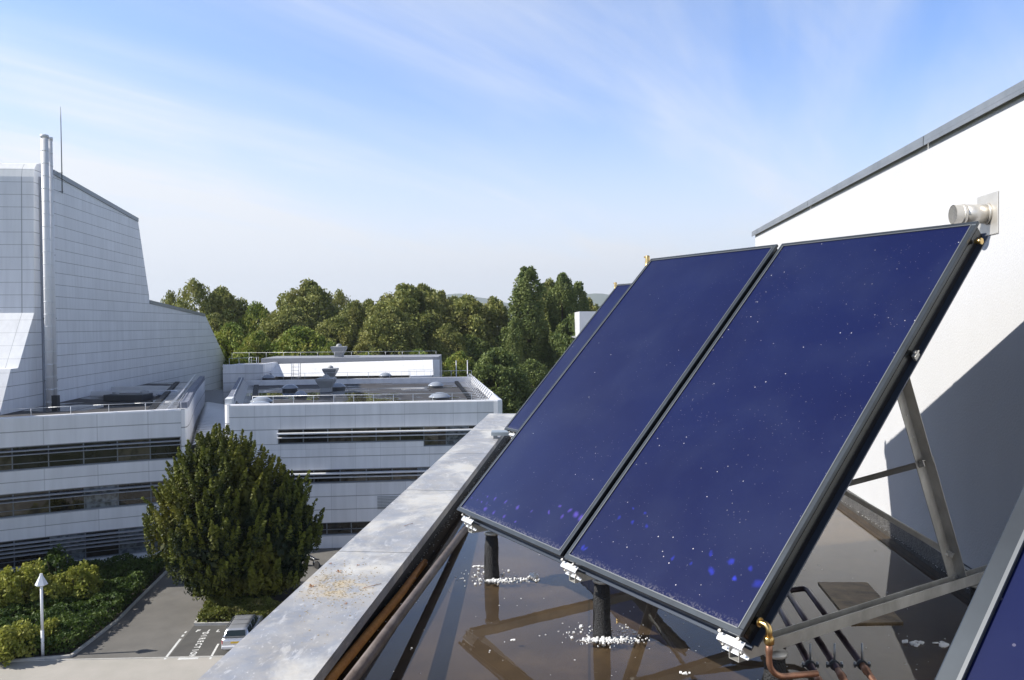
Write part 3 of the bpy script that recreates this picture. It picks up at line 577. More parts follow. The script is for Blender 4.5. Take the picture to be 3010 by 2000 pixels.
# brass elbow and copper feed at the lower right corner of the large collector
el = thing('copper_feed_pipe', 'bent copper pipe hanging from brass elbow at the collector corner', 'pipe', (0, 0, 0))
p0 = BL3 - e1 * (CW + 0.002) + e2 * 0.085 - en * 0.045
p1 = p0 - e1 * 0.036; zq = Vector((0, 0, -1))
b = MB(); b.tube([p0, p0 - e1 * 0.010, p1 - e1 * -0.006, p1 + (-e1) * 0.004 + zq * 0.006, p1 + (-e1) * 0.007 + zq * 0.014, p1 + (-e1) * 0.007 + zq * 0.048], 0.0115, 16)
b.tube([p0 - e1 * 0.001, p0 - e1 * 0.006], 0.0165, 16); b.build('brass_elbow', M['brass'], el)
q = p1 - e1 * 0.007
b = MB(); b.tube([q + zq * 0.036, q + zq * 0.041, q + zq * 0.058, q + zq * 0.063], [0.0155, 0.0178, 0.0178, 0.0150], 6); b.build('brass_nut', M['brass'], el)
b = MB(); cpts = [q + zq * 0.055, q + zq * 0.085, q + zq * 0.10, q + zq * 0.118]
ctr = q + zq * 0.118; end = pw.copy()
turn = (dn * 0.9 + du * 0.25).normalized()
for k in range(1, 9):
    a = k / 8 * math.pi / 2; cpts.append(ctr + turn * 0.06 * (1 - math.cos(a)) + zq * 0.06 * math.sin(a))
cpts.append(cpts[-1] + turn * 0.12); b.tube(cpts, [0.0105, 0.0125] + [0.0105] * (len(cpts) - 2), 14); b.build('copper_pipe', M['copper'], el)
# ---------------------------------------------------------------- mounting racks
def row_pt(o, x, s, z): return Vector((o.x, o.y, 0)) - e1 * x + pw * s + Vector((0, 0, z))
def channel(mb, a, b_, w, h, t_, upv):     # open C section (open side up)
    a = Vector(a); b_ = Vector(b_); d = (b_ - a).normalized(); u = Vector(upv); sx = d.cross(u).normalized(); u2 = sx.cross(d)
    mb.beam(a, b_, w, t_, upv)
    for s_ in (-1, 1): mb.beam(a + sx * s_ * (w - t_) / 2 + u2 * (h / 2 + t_ * 0.0), b_ + sx * s_ * (w - t_) / 2 + u2 * (h / 2), t_, h - t_ * 0.98, upv)
    return mb
def rack(label, o, stations, braces=True, blade=None):
    t = thing('mounting_rack', label, 'mounting rack')
    zb = ZC - 1.172
    for x in stations:
        b = MB(); channel(b, row_pt(o, x, 0.03, zb), row_pt(o, x, 1.72, zb), 0.046, 0.046, 0.003, (0, 0, 1)); b.build('bottom_channel', M['galv'], t)
        sb, st = row_pt(o, x, 1.44, zb + 0.01), row_pt(o, x, 0.985, ZC - 0.20)
        b = MB(); mid = sb.lerp(st, 0.60); nrm = -e1
        dd = (st - sb).normalized(); side = dd.cross(nrm)
        for (a, c, w) in ((sb, mid, 0.060), (mid - dd * 0.02, st, 0.050)):
            b.beam(a - nrm * 0.024, c - nrm * 0.024, 0.003, w, side); b.beam(a + side * (w / 2 - 0.0015), c + side * (w / 2 - 0.0015), 0.045, 0.003, side) 
        b.build('rear_strut', M['galv'], t)
        for f_ in (0.02, 0.14, 0.58, 0.70, 0.80):
            b = MB(); b.tube([sb.lerp(st, f_) - nrm * 0.0265, sb.lerp(st, f_) - nrm * 0.018], 0.008 if f_ < 0.65 else 0.004, 6); b.build('bolt', M['stainless'], t)
        # sloping support rail beneath the collectors
        b = MB(); a = row_pt(o, x, 0.0, 0) ; 
        r0 = Vector((o.x, o.y, o.z)) - e1 * x - en * (CT + 0.018) + e2 * 0.03; b.beam(r0, r0 + e2 * (CL - 0.02), 0.040, 0.034, en); b.build('sloping_rail', M['alu'], t)
        # lower bracket: folded bright plate gripping the collector edge
        b = MB(); Mx = cmat(Vector((o.x, o.y, o.z)) - e1 * x)
        b.box((0.0, -0.030, -0.064), (0.118, 0.005, 0.052), Mx); b.box((0, -0.016, -0.0375), (0.118, 0.026, 0.004), Mx); b.box((0.0, -0.036, -0.0885), (0.120, 0.010, 0.004), Mx)
        b.build('bracket', M['alu'], t, bevel=0.0015)
        for k in (-0.042, 0.042): 
            b = MB(); c_ = Mx @ Vector((k, -0.033, -0.064)); b.tube([c_, c_ - (Mx.to_3x3() @ Vector((0, 0.005, 0)))], 0.0065, 8); b.build('bracket_bolt', M['stainless'], t); b = MB()
            c_ = Mx @ Vector((k, -0.008, -0.022)); b.tube([c_, c_ + en * 0.010], 0.006, 8)
            b.build('bracket_bolt', M['stainless'], t)
    # small clamp on the open side of the last collector
    if blade:
        Mx = cmat(blade); b = MB(); b.box((CW + 0.008, 1.36, -0.066), (0.012, 0.036, 0.026), Mx); b.box((CW + 0.012, 1.36, -0.052), (0.020, 0.036, 0.004), Mx); b.build('side_clamp', M['galv'], t, bevel=0.002)
        b = MB(); c_ = Mx @ Vector((CW + 0.012, 1.36, -0.051)); b.tube([c_, c_ + en * 0.008], 0.006, 6); b.build('clamp_bolt', M['stainless'], t)
    if braces:
        for i in range(len(stations) - 1):
            xa, xb = stations[i], stations[i + 1]
            def sp(x, z): f_ = (z + 1.162) / 0.962; return row_pt(o, x, 1.44 + (0.985 - 1.44) * f_, ZC + z) + e1 * 0.0
            for k, (za, zb_) in enumerate(((-0.60, -0.99), (-1.03, -0.60))):
                b = MB(); off = side * (0.0 if k else 0.0) ; q1, q2 = sp(xb, za) + pw * (0.010 * (1 if k else -1)), sp(xa, zb_) + pw * (0.010 * (1 if k else -1))
                b.beam(q1, q2, 0.004, 0.026, pw.cross(q2 - q1)); b.beam(q1 + Vector((0, 0, 0.011)), q2 + Vector((0, 0, 0.011)), 0.016, 0.003); b.build('cross_brace', M['galv'], t)
    return t
rack('galvanised steel rack with cross braces carrying the two large collectors', BL2, [0.11, 1.10, 2.065], True, BL3)
rack('galvanised rack with bright bracket on a channel over the parapet', BLC, [0.14], False)
# steel beam carrying the far rack on the coping
b = MB(); y0 = 8.55; pL = atz(1444, 1272, ZC - 1.226); pR = pL + Vector((1.6, -0.02, 0))
bt = thing('support_beam', 'flat galvanised steel beam resting on the coping under the far rack', 'beam')
b.beam(pL + Vector((0, 0.09, -0.018)), pR + Vector((0, 0.09, -0.018)), 0.18, 0.038); b.build('channel', P('beam_zinc', (0.42, 0.47, 0.50), 0.45, metal=0.6), bt)
b = MB(); b.box((pL.x + 0.045, pL.y + 0.06, ZC - 1.281), (0.045, 0.10, 0.036)); b.build('foot', M['zinc'], bt)
# black sleeved posts that carry the channels
def post(x, s, o, label):
    p = row_pt(o, x, s, 0); t = thing('support_post', label, 'post', (p.x, p.y, ROOF), group='black sleeved posts under the racks')
    b = MB(); H = (ZC - 1.172 - 0.024) - ROOF
    prof = [(0.047, 0.0), (0.044, 0.02), (0.041, 0.05), (0.0395, 0.12), (0.038, 0.2), (0.036, H - 0.012), (0.030, H - 0.008)]
    b.lathe((0, 0, 0), prof, 22); o_ = b.build('sleeve', M['rubber'], t)
    me = o_.data
    for v in me.vertices: 
        k = 1 + 0.05 * math.sin(v.co.z * 38 + math.atan2(v.co.y, v.co.x) * 2); v.co.x *= k; v.co.y *= k
    b = MB(); b.tube([(-0.041, -0.006, 0.01), (-0.040, -0.008, 0.12), (-0.0375, -0.006, H - 0.06)], 0.0035, 6); b.build('sleeve_seam', M['rubber'], t)
    b = MB(); b.lathe((0, 0, 0), [(0.0, H - 0.008), (0.040, H - 0.008), (0.043, H - 0.004), (0.043, H + 0.004), (0.040, H + 0.008), (0.0, H + 0.010)], 26); b.build('cap', M['galv'], t)
    return t, p
P1 = post(0.11, 0.17, BL2, 'black sleeved post under the corner by the parapet, nearest the old pipe')
P2 = post(1.10, 0.20, BL2, 'black sleeved post under the gap between the two large collectors')
P3 = post(2.065, 0.24, BL2, 'black post with round metal cap beside the copper pipes')
P6 = post(2.065, 1.60, BL2, 'black post under the rear end of the steel channel by the white wall')
# white polystyrene flakes floating round the posts
def bits(c, n, label, sx=0.16, sy=0.11, big=0.010, ox=0.0, oy=-0.07):
    b = MB()
    for i in range(n):
        a = random.uniform(0, 6.283); r = abs(random.gauss(0.75, 0.32)); k = random.random()
        if k < 0.72: q0 = random.choice([0.0, 0.35, 0.5, 1.0]); x, y = ox + (q0 - 0.3) * sx + random.gauss(0, sx * 0.22), oy + 0.012 * math.sin(q0 * 9) + random.gauss(0, 0.011 + 0.01 * q0)
        else: x, y = math.cos(a) * sx * r, math.sin(a) * sy * r
        s = random.uniform(0.0015, 0.005) if random.random() < 0.85 else random.uniform(0.006, 0.012)
        if math.hypot(x, y) < 0.05: continue
        zt = Vector((c.x + x, c.y + y, WATER + s * 0.35)); q_ = random.uniform(0, 3)
        Mx = Matrix.Translation(zt) @ Matrix.Rotation(q_, 4, 'Z') @ Matrix.Rotation(q_ * 2, 4, 'X'); b.box((0, 0, 0), (s, s * 1.3, s * 0.8), Mx)
        b.box((0, 0, 0), (s * 0.8, s, s * 1.1), Mx @ Matrix.Rotation(0.8, 4, 'Y') @ Matrix.Rotation(0.8, 4, 'Z'))
    return b
for (pt, n, l) in ((P1[1], 320, 1), (P2[1], 400, 2)):
    o_ = bits(pt, n, l, ox=0.05 if l == 1 else 0.0).build('polystyrene_flakes', M['white_bits'], kind='stuff')
b = MB()
for i in range(700):
    k = random.random()
    if k < 0.45: s = random.uniform(2.0, 10.5); w = -0.045 + abs(random.gauss(0, 0.05)); p = pp(s, w, WATER)
    elif k < 0.8: s = random.uniform(1.5, 9.5); p = wp(s, 0.022 + abs(random.gauss(0, 0.006)), WATER)
    else: p = atz(random.uniform(1150, 2800), random.uniform(1560, 2000), WATER)
    r = random.uniform(0.0012, 0.0035); b.box((p.x, p.y, WATER + r * 0.3), (r * random.uniform(1, 2.4), r * 1.3, r * 0.7))
b.build('foam_specks', M['white_bits'], kind='stuff')
def chunk(u, v, r, label, ax=(1, 1, 0.6)):
    p = atz(u, v, WATER); b = MB()
    for j in range(9):
        c = Vector((random.gauss(0, r * 0.38) * ax[0], random.gauss(0, r * 0.38) * ax[1], abs(random.gauss(0, r * 0.25)) * ax[2])); k = r * random.uniform(0.4, 0.7)
        b.box((0, 0, 0), (k, k * 1.1, k * ax[2]), Matrix.Translation(p + c) @ Matrix.Rotation(random.uniform(0, 3), 4, 'Z') @ Matrix.Rotation(random.uniform(-.5, .5), 4, 'X'))
    tag(b.build('foam_chunk', M['white_bits'], bevel=r * 0.06), label, 'foam chunk', 'white foam chunks floating on the roof water')
chunk(1566, 1697, 0.030, 'round white foam lump floating right of the post by the parapet', (0.8, 0.8, 1.3))
chunk(1411, 1665, 0.026, 'flat white foam flake floating left of the post by the parapet', (1.4, 0.7, 0.3))
chunk(1430, 1674, 0.016, 'small white foam flake just behind the post by the parapet', (1.4, 0.7, 0.3))
chunk(2690, 1895, 0.038, 'large jagged foam chunk floating near the plywood board', (1.3, 1.1, 0.4))
chunk(2772, 1898, 0.030, 'loose crumbling foam chunk beside the front collector edge', (1.1, 1.3, 0.35))
chunk(1506, 1882, 0.014, 'tiny foam flake alone on the open brown water', (1.4, 0.8, 0.4))
chunk(2012, 1980, 0.016, 'small foam flake at the bottom edge below the large collector', (1.6, 0.6, 0.4))
# old pipes lying along the parapet
b = MB(); b.tube([Vector((-0.336, 5.43, WATER + 0.01)), Vector((-0.53, 3.41, WATER + 0.13)), Vector((-0.645, 2.2, WATER + 0.20))], 0.0235, 16); tag(b.build('old_pipe', M['oldpipe']), 'weathered grey-brown pipe leaning from the water near the first bracket', 'pipe')
b = MB(); b.tube([Vector((-0.553, 4.75, WATER - 0.022)), Vector((-0.612, 4.09, WATER + 0.005)), Vector((-0.722, 3.01, WATER + 0.063)), Vector((-0.80, 2.2, WATER + 0.105))], 0.021, 16); tag(b.build('rusty_pipe', M['rust']), 'orange rusty pipe half under water against the parapet', 'pipe')
# three tarnished copper pipes under the channel
hz = ZC - 1.255
pl = [('nearest the brass elbow', 1.055, 0), ('between the other two', 1.17, 1), ('nearest the plywood board', 1.275, 2)]
for nm, x0, k in pl:
    t = thing('heating_pipe', f'dark tarnished copper pipe with bare copper end, {nm}', 'pipe', group='tarnished pipes under the steel channel')
    a = Vector((x0 - 0.262, 0, hz)) + Vector((0.098, 1, 0)) * 2.66 ; dv = Vector((0.11, 1, 0)).normalized()
    a = atz([2406, 2482, 2567][k], 2000, hz); e = atz([2295, 2325, 2375][k], [1796, 1757, 1737][k], hz)
    dv = (e - a).normalized(); L = (e - a).length
    join = a + dv * (0.035 if k == 0 else 0.075 if k == 1 else 0.12)
    far = [e + dv * 0.5] if k < 2 else [e, e + dv * 0.03 + Vector((-0.01, 0, 0)), e + dv * 0.045 + Vector((-0.05, 0, -0.01)), e + Vector((-0.35, 0.02, -0.05))]
    b = MB(); b.tube([join] + far, 0.0125, 14); b.build('pipe_run', M['copper_dark'], t)
    b = MB(); b.tube([a - dv * 0.5, join - dv * 0.06, join - dv * 0.055, join - dv * 0.03, join - dv * 0.025, join + dv * 0.01], [0.0115, 0.0115, 0.0145, 0.0145, 0.0118, 0.0122], 14); b.build('copper_end', M['copper'], t)
    sC = 2.79; cpt = a + dv * ((sC - a.y) / dv.y) * 1.0
    # clamp hanging from the channel
    b = MB(); b.tube([cpt - dv * 0.007, cpt + dv * 0.007], 0.0185, 18); b.box((cpt.x, cpt.y, cpt.z), (0.060, 0.010, 0.008)); b.build('pipe_clamp', M['frame'], t)
    b = MB(); b.tube([cpt + Vector((0.0, 0.0, 0.015)), Vector((cpt.x, cpt.y, ZC - 1.175))], 0.004, 8); b.tube([cpt + Vector((0.026, 0, -0.008)), cpt + Vector((0.026, 0, 0.012))], 0.005, 6); b.tube([cpt + Vector((-0.026, 0, -0.008)), cpt + Vector((-0.026, 0, 0.012))], 0.005, 6); b.build('hanger_bolt', M['zinc'], t)
# plywood board half under water
bd = MB(); zt = WATER + 0.008
q = [atz(2404, 1711, zt), atz(2550, 1712, zt), atz(2655, 1829, zt), atz(2502, 1832, zt)]
n_ = len(bd.v); lo = [p - Vector((0, 0, 0.02)) for p in q]
bd.face(q[::-1]); bd.face(lo)
for i in range(4): bd.face([q[i], q[(i + 1) % 4], lo[(i + 1) % 4], lo[i]])
tag(bd.build('plywood_board', P('wet_plywood', (0.33, 0.24, 0.13), 0.6, noise=(0.12, 0.085, 0.05), ns=9, bump=0.4, bs=60)), 'stained wet plywood board lying in the water behind the channel', 'board')
# ================================================================ GROUND
def hor(x): return HOR + SL * (x - CX)
def G(u, v, z=0.0):
    p = atz(u, v, z); return p
def sheet(name, pts, z, mat, kind='structure'):
    b = MB(); b.face([(p[0], p[1], z) for p in pts]); 
    # make it face up
    a = sum((pts[i][0] * pts[(i + 1) % len(pts)][1] - pts[(i + 1) % len(pts)][0] * pts[i][1]) for i in range(len(pts)))
    if a < 0: b.f = [tuple(reversed(b.f[0]))]
    return b.build(name, mat, kind=kind)
sheet('ground', [(-9500, -2500), (9500, -2500), (9500, 9500), (-9500, 9500)], -0.02, M['grass'])
lane_r = -21.4
sheet('car_park', [(-28.3, 46.0), (4, 46.9), (4, 71.2), (-24.5, 68.7), (-28.6, 68.0)], 0.0, M['asphalt'])
sheet('road', [(-60, 18), (4, 18), (4, 46.95), (-28.3, 45.95), (-60, 44.2)], 0.004, M['concrete'])
b = MB(); b.beam((-60, 44.2, 0.02), (-28.3, 45.95, 0.02), 0.14, 0.10); b.beam((-28.3, 45.95, 0.012), (4, 46.95, 0.012), 0.12, 0.04)
b.build('kerb', M['kerb'], kind='structure')
sheet('parking_bay', [(-20.95, 46.4), (-8, 46.8), (-8, 51.2), (-21.45, 51.1)], 0.004, M['asphalt_new'])
# bed on the left
bedL = [(-60, 44.5), (-30.4, 45.6), (-27.0, 46.45), (-27.1, 52), (-28.2, 60.5), (-28.6, 63.6), (-60, 50)]
sheet('planting_bed', bedL, 0.05, M['soil'])
b = MB(); k = [(-33, 45.72), (-30.2, 45.75), (-26.95, 46.35), (-27.02, 52), (-28.1, 60.5), (-28.45, 63.4)]
for a, c in zip(k[:-1], k[1:]): b.beam((a[0], a[1], 0.07), (c[0], c[1], 0.07), 0.16, 0.17)
b.build('kerb_edge', M['kerb'], kind='structure')
bedR = [(-21.35, 51.25), (-9, 51.6), (-9, 58.5), (-20.5, 59), (-22.2, 55.5)]
sheet('planting_bed', bedR, 0.05, M['soil'])
b = MB(); k = [(-9, 51.5), (-21.4, 51.2), (-22.2, 55.5), (-21.0, 58.5)]
for a, c in zip(k[:-1], k[1:]): b.beam((a[0], a[1], 0.08), (c[0], c[1], 0.08), 0.15, 0.18)
b.build('kerb_edge', M['kerb'], kind='structure')
# road paint
def strip(pts, w, name, label, wear=True):
    b = MB()
    for a, c in zip(pts[:-1], pts[1:]):
        a, c = Vector((*a, 0.0085)), Vector((*c, 0.0085)); s = (c - a).normalized().cross(Vector((0, 0, 1))) * w / 2; b.face([a + s, c + s, c - s, a - s][::-1])
    return tag(b.build(name, M['paint'], kind='structure'), label)
g = lambda u, v: tuple(G(u, v, 0.008)[:2])
strip([g(484, 1938.6), g(531, 1878)], 0.15, 'road_marking', 'white parking bay line on the asphalt')
strip([g(535, 1872), g(540, 1866)], 0.14, 'road_marking', 'white parking bay line on the asphalt'); strip([g(543.5, 1861.5), g(548, 1856)], 0.12, 'road_marking', 'white parking bay line on the asphalt')
strip([g(617, 1938), g(642, 1893)], 0.13, 'road_marking', 'white parking bay line on the asphalt')
strip([g(524, 1936.5), g(584, 1933.5)], 0.36, 'road_marking', 'white bar across the end of the parking bay')
def ground_text(txt, p, size, rz, nm='road_lettering'):
    c = bpy.data.curves.new(nm, 'FONT'); c.body = txt; c.size = size; c.align_x = 'CENTER'; c.align_y = 'CENTER'; c.extrude = 0.0; c.offset = 0.022
    o = bpy.data.objects.new(nm, c); COL.objects.link(o); o.location = (p[0], p[1], 0.0095); o.rotation_euler = (0, 0, rz)
    c.materials.append(M['paint']); o['kind'] = 'structure'; return o
a, c = Vector(g(603, 1862)), Vector(g(563, 1929)); dv = (c - a).normalized(); ang = math.atan2(dv.y, dv.x)
for i, ch in enumerate("DIRECTION"): ground_text(ch, a.lerp(c, i / 8), 0.50, ang)
for ch, u in (("F", 582), ("I", 613), ("L", 642), ("E", 672)): ground_text(ch, g(u, 1855), 0.52, math.radians(1))
# fields, paths and road beyond the blocks, right of centre
sheet('lawn', [(-60, 200), (120, 200), (120, 240), (-60, 240)], 0.0, M['lawn'])
sheet('road', [(-60, 178), (120, 180), (120, 196), (-60, 194)], 0.004, M['concrete'])
sheet('car_park', [(-20, 128), (90, 128), (90, 178), (-20, 177)], 0.0, M['asphalt_new'])
sheet('footpath', [(2, 70), (60, 70), (60, 127), (2, 127)], 0.0, M['concrete'])
# ================================================================ cladding helpers
def wall_strip(mb, pts, z0, z1, th=0.28, pw_=1.6, nv=1, u0=0.0, ends=True, crown=0.0):
    """solid wall strip along a plan polyline; outside lies to the right of the direction of travel"""
    n = len(pts); V = [Vector((p[0], p[1], 0)) for p in pts]; nr = []
    for i in range(n):
        d = (V[min(i + 1, n - 1)] - V[max(i - 1, 0)]).normalized(); nr.append(Vector((d.y, -d.x, 0)))
    u = u0; Z = Vector((0, 0, 1)); us = [u0]
    for i in range(n - 1): u += (V[i + 1] - V[i]).length / pw_; us.append(u)
    prof = [(0.0, z0), (0.0, z1 - crown), (-crown * 0.35, z1 - crown * 0.3), (-crown, z1), (-th, z1), (-th, z0)] if crown else [(0, z0), (0, z1), (-th, z1), (-th, z0)]
    def vz(z): return (z - z0) / (z1 - z0) * nv
    for i in range(n - 1):
        for j in range(len(prof)):
            (o0, a0), (o1, a1) = prof[j], prof[(j + 1) % len(prof)]
            P_ = [V[i] + nr[i] * o0 + Z * a0, V[i + 1] + nr[i + 1] * o0 + Z * a0, V[i + 1] + nr[i + 1] * o1 + Z * a1, V[i] + nr[i] * o1 + Z * a1]
            outer = (o0 == 0 and o1 == 0)
            if outer: uv = [(us[i], vz(a0)), (us[i + 1], vz(a0)), (us[i + 1], vz(a1)), (us[i], vz(a1))]
            else: uv = [(0.5 + us[i] * 1e-4, 0.5)] * 4
            mb.face(P_, uv)
    if ends:
        for i, rev in ((0, False), (n - 1, True)):
            P_ = [V[i] + nr[i] * o + Z * a for o, a in prof]; mb.face(P_ if rev else P_[::-1], [(0.5, 0.5)] * len(P_))
    return mb
def resample(pts, step):
    V = [Vector((p[0], p[1], 0)) for p in pts]; out = []; L = [0]
    for a, c in zip(V[:-1], V[1:]): L.append(L[-1] + (c - a).length)
    n = max(1, round(L[-1] / step))
    for k in range(n + 1):
        s = L[-1] * k / n; i = max(j for j in range(len(L)) if L[j] <= s + 1e-6); i = min(i, len(V) - 2)
        f_ = (s - L[i]) / (L[i + 1] - L[i]); q = V[i].lerp(V[i + 1], f_); out.append((q.x, q.y))
    return out
def offset(pts, o):
    n = len(pts); V = [Vector((p[0], p[1], 0)) for p in pts]; r = []
    for i in range(n):
        d = (V[min(i + 1, n - 1)] - V[max(i - 1, 0)]).normalized(); q = V[i] + Vector((d.y, -d.x, 0)) * o; r.append((q.x, q.y))
    return r
def window_band(parent, pts, z0, z1, mull, blades, transom, picks, bm='slat'):
    """pts: one point per mullion; a window part per bay with its pane, sunshade blades run in front"""
    inn = offset(pts, -0.22)
    for i in range(len(inn) - 1):
        a, c = Vector((*inn[i], 0)), Vector((*inn[i + 1], 0)); d = (c - a).normalized(); nr = Vector((d.y, -d.x, 0)); Z = Vector((0, 0, 1))
        f = MB(); 
        for zz, hh in ((z0 + 0.05, 0.10), (z1 - 0.04, 0.08)) + tuple((t_, 0.06) for t_ in transom):
            f.beam(a + Z * zz + nr * 0.0, c + Z * zz, 0.07, hh)
        f.beam(a + d * 0.035 + Z * (z0 + 0.1), a + d * 0.035 + Z * (z1 - 0.08), 0.07, 0.09, d)
        fo = f.build('window', M['winframe'], parent)
        p = MB(); q = [a + Z * z0 - nr * 0.03, c + Z * z0 - nr * 0.03, c + Z * z1 - nr * 0.03, a + Z * z1 - nr * 0.03]; p.face(q)
        p.build('pane', M['pane'][picks[i % len(picks)]], fo)
    for (zb, w, h, o) in blades:
        bl = offset(pts, o); m = MB()
        V = [Vector((*q, zb)) for q in bl]; n = len(V)
        inn2, out2 = [Vector((*q, zb)) for q in offset(pts, o - w)], V
        for i in range(n - 1):
            Z = Vector((0, 0, h)); T = Vector((0, 0, h * 1.3))
            a, c, e, g_ = out2[i], out2[i + 1], inn2[i + 1], inn2[i]
            m.face([a, c, c + Z, a + Z]); m.face([a + Z, c + Z, e + T, g_ + T]); m.face([g_, e, c, a][::1]); m.face([g_ + T, e + T, e, g_])
        for i, rev in ((0, 0), (n - 1, 1)):
            q = [out2[i], inn2[i], inn2[i] + Vector((0, 0, h * 1.3)), out2[i] + Vector((0, 0, h))]; m.face(q)
        m.build('sunshade_blade', M[bm], parent)
def rail(parent, pts, z, h, step=2.2, r=0.03, mids=0, name='railing'):
    m = MB(); Pz = [Vector((*p[:2], z + h)) for p in pts]
    for a, c in zip(Pz[:-1], Pz[1:]): m.tube([a, c], r, 6)
    for k in range(mids):
        for a, c in zip(Pz[:-1], Pz[1:]): q = Vector((0, 0, -h * (k + 1) / (mids + 1))); m.tube([a + q, c + q], r * 0.8, 6)
    for p in resample(pts, step): m.tube([(p[0], p[1], z - 0.1), (p[0], p[1], z + h)], r, 6)
    return m.build(name, M['rail'], parent)
# ================================================================ LEFT BLOCK (curved front)
FL = [(-75, 40.5), (-66, 46.6), (-58, 51.8), (-50, 56.8), (-45.5, 59.6), (-41.3, 62.0), (-38.4, 63.5), (-35.5, 65.0), (-32.6, 66.3), (-30.4, 67.2), (-29.2, 67.6)]
FLr = resample(FL, 2.57)
LB = thing('office_wing', 'white office wing with curved front and dark window bands, left of the yew', 'building')
cuts = [(-0.6, 0.42, 1, 0), (2.72, 4.60, 2, 0), (6.55, 8.40, 2, 0), (10.33, 12.80, 2, 0.14)]
fine = resample(FL, 1.28)
for (z0, z1, nv, cr) in cuts:
    b = MB(); wall_strip(b, fine, z0, z1, 0.35, 3.9, nv, crown=cr); b.build('facade_panels', M['clad'], LB)
Rg = random.Random(3)
window_band(LB, FLr, 8.40, 10.33, 1, [(9.98, 0.42, 0.06, 0.36), (9.66, 0.42, 0.05, 0.36)], (8.92,), [Rg.choice([0, 1, 1, 0]) for _ in range(40)], 'slat_grey')
window_band(LB, FLr, 4.60, 6.55, 1, [(6.20, 0.42, 0.06, 0.36), (5.88, 0.42, 0.05, 0.36)], (5.12,), [Rg.choice([0, 2, 2, 1]) for _ in range(40)], 'slat_grey')
window_band(LB, FLr, 0.42, 2.72, 1, [(2.42, 0.42, 0.06, 0.36), (2.10, 0.42, 0.06, 0.36), (1.78, 0.42, 0.06, 0.36), (1.46, 0.42, 0.05, 0.36)], (0.95,), [Rg.choice([0, 0, 2, 0]) for _ in range(40)], 'slat_grey')
b = MB(); b.box((-48.5, 61.0, 8.2), (8.0, 8.2, 17.2)); b.build('shadow_block', M['clad_trim'], LB)  # unseen block, added to cast the shadow across the lane
# rounded corner to the side that runs back along the lane
side_L = [(-29.2, 67.6), (-28.95, 67.85), (-28.95, 68.3), (-29.4, 69.8), (-35.4, 86.0), (-42.0, 105.0)]
b = MB(); wall_strip(b, side_L, -0.5, 12.8, 0.5, 3.9, 8); b.build('side_wall', M['clad'], LB); b = MB(); wall_strip(b, side_L[2:], 12.79, 13.3, 0.62, 3.9, 1); b.build('side_cap', M['cap_grey'], LB)
b = MB(); rf = [(-75, 41.2), (-50, 57.4), (-41.3, 62.5), (-35.5, 65.5), (-30, 67.8), (-29.4, 68.4), (-42.3, 105.3), (-46, 112), (-80, 100)]
b.face([(x, y, 12.0) for x, y in rf]); b.build('roof', M['roof_dry'], LB)
b = MB(); b.box((-45.0, 90.5, 12.25), (13.0, 0.4, 0.55), None); b.box((-47.2, 96.5, 12.3), (9.0, 0.4, 0.6)); b.build('roof_kerb', M['clad_trim'], LB)
rail(LB, offset([p for p in FL if p[0] > -70], -0.25), 12.8, 0.62, 2.9, 0.022)
sp_ = [(-30.2, 69.4), (-42.8, 104.0)]
def inclined_rail(parent, p0, p1, z, step, tilt, name='railing'):
    """railing set inside the parapet with sloping stays down to the roof"""
    a, c = Vector((*p0, z + 0.55)), Vector((*p1, z + 0.55)); d = (c - a).normalized(); n = Vector((d.y, -d.x, 0)) * tilt; m = MB(); m.tube([a, c], 0.035, 6); m.tube([a - n * 0.0 + Vector((0, 0, -0.5)) , c + Vector((0, 0, -0.5))], 0.03, 6)
    o = m.build(name, M['rail'], parent); k = 0; L = (c - a).length; t = 0.3
    while t < L:
        q = a + d * t; s = MB(); ft = MB(); s.beam(q, q - n * 0.8 + Vector((0, 0, -1.15)), 0.09, 0.09); s.beam(q - n * 0.15 + Vector((0, 0, -1.06)), q - n * 1.5 + Vector((0, 0, -1.12)), 0.24, 0.04)
        ft.box(tuple(q - n * 1.75 + Vector((0, 0, -1.03))), (0.5, 0.35, 0.2)); t += step; s.build('rail_stay', M['rail'], o); ft.build('stay_foot', M['dark_unit'], o)
    return o
inclined_rail(LB, sp_[0], sp_[1], 13.1, 1.15, 1.3)
# roof-top units
def dome(label, p, r, zr, s=1.0):
    t = thing('skylight_dome', label, 'skylight', (p[0], p[1], zr), group='skylight domes on the flat roofs')
    b = MB(); b.lathe((0, 0, 0), [(r * 1.02, 0), (r * 1.0, 0.28)], 4 if s < 0 else 20); b.build('curb', M['dark_unit'], t)
    b = MB(); b.lathe((0, 0, 0.27), [(r * 1.12, 0), (r * 1.12, 0.07), (r * 1.0, 0.12), (r * 0.92, 0.20), (r * 0.7, 0.34), (r * 0.4, 0.44), (0.0, 0.47)], 24); b.build('dome', M['dome'], t); return t
def Zp(u, v, z): p = atz(u, v, z); return (p.x, p.y)
dome('large round skylight dome on the curved wing roof beside the slanted railing', Zp(498, 1166, 12.0), 1.25, 12.0)
u_ = thing('roof_unit', 'long dark ventilation unit on the curved wing roof', 'roof unit', (*Zp(378, 1177, 12.0), 12.0))
b = MB(); b.box((0, 0, 0.35), (4.2, 2.6, 0.7)); b.build('casing', M['dark_unit'], u_, bevel=0.06); b = MB(); b.lathe((1.6, 0.4, 0.7), [(0.45, 0), (0.45, 0.28), (0, 0.34)], 14); b.lathe((-1.5, 0.2, 0.7), [(0.35, 0), (0.35, 0.2), (0, 0.26)], 14); b.build('fan_cowl', M['grey_unit'], u_)
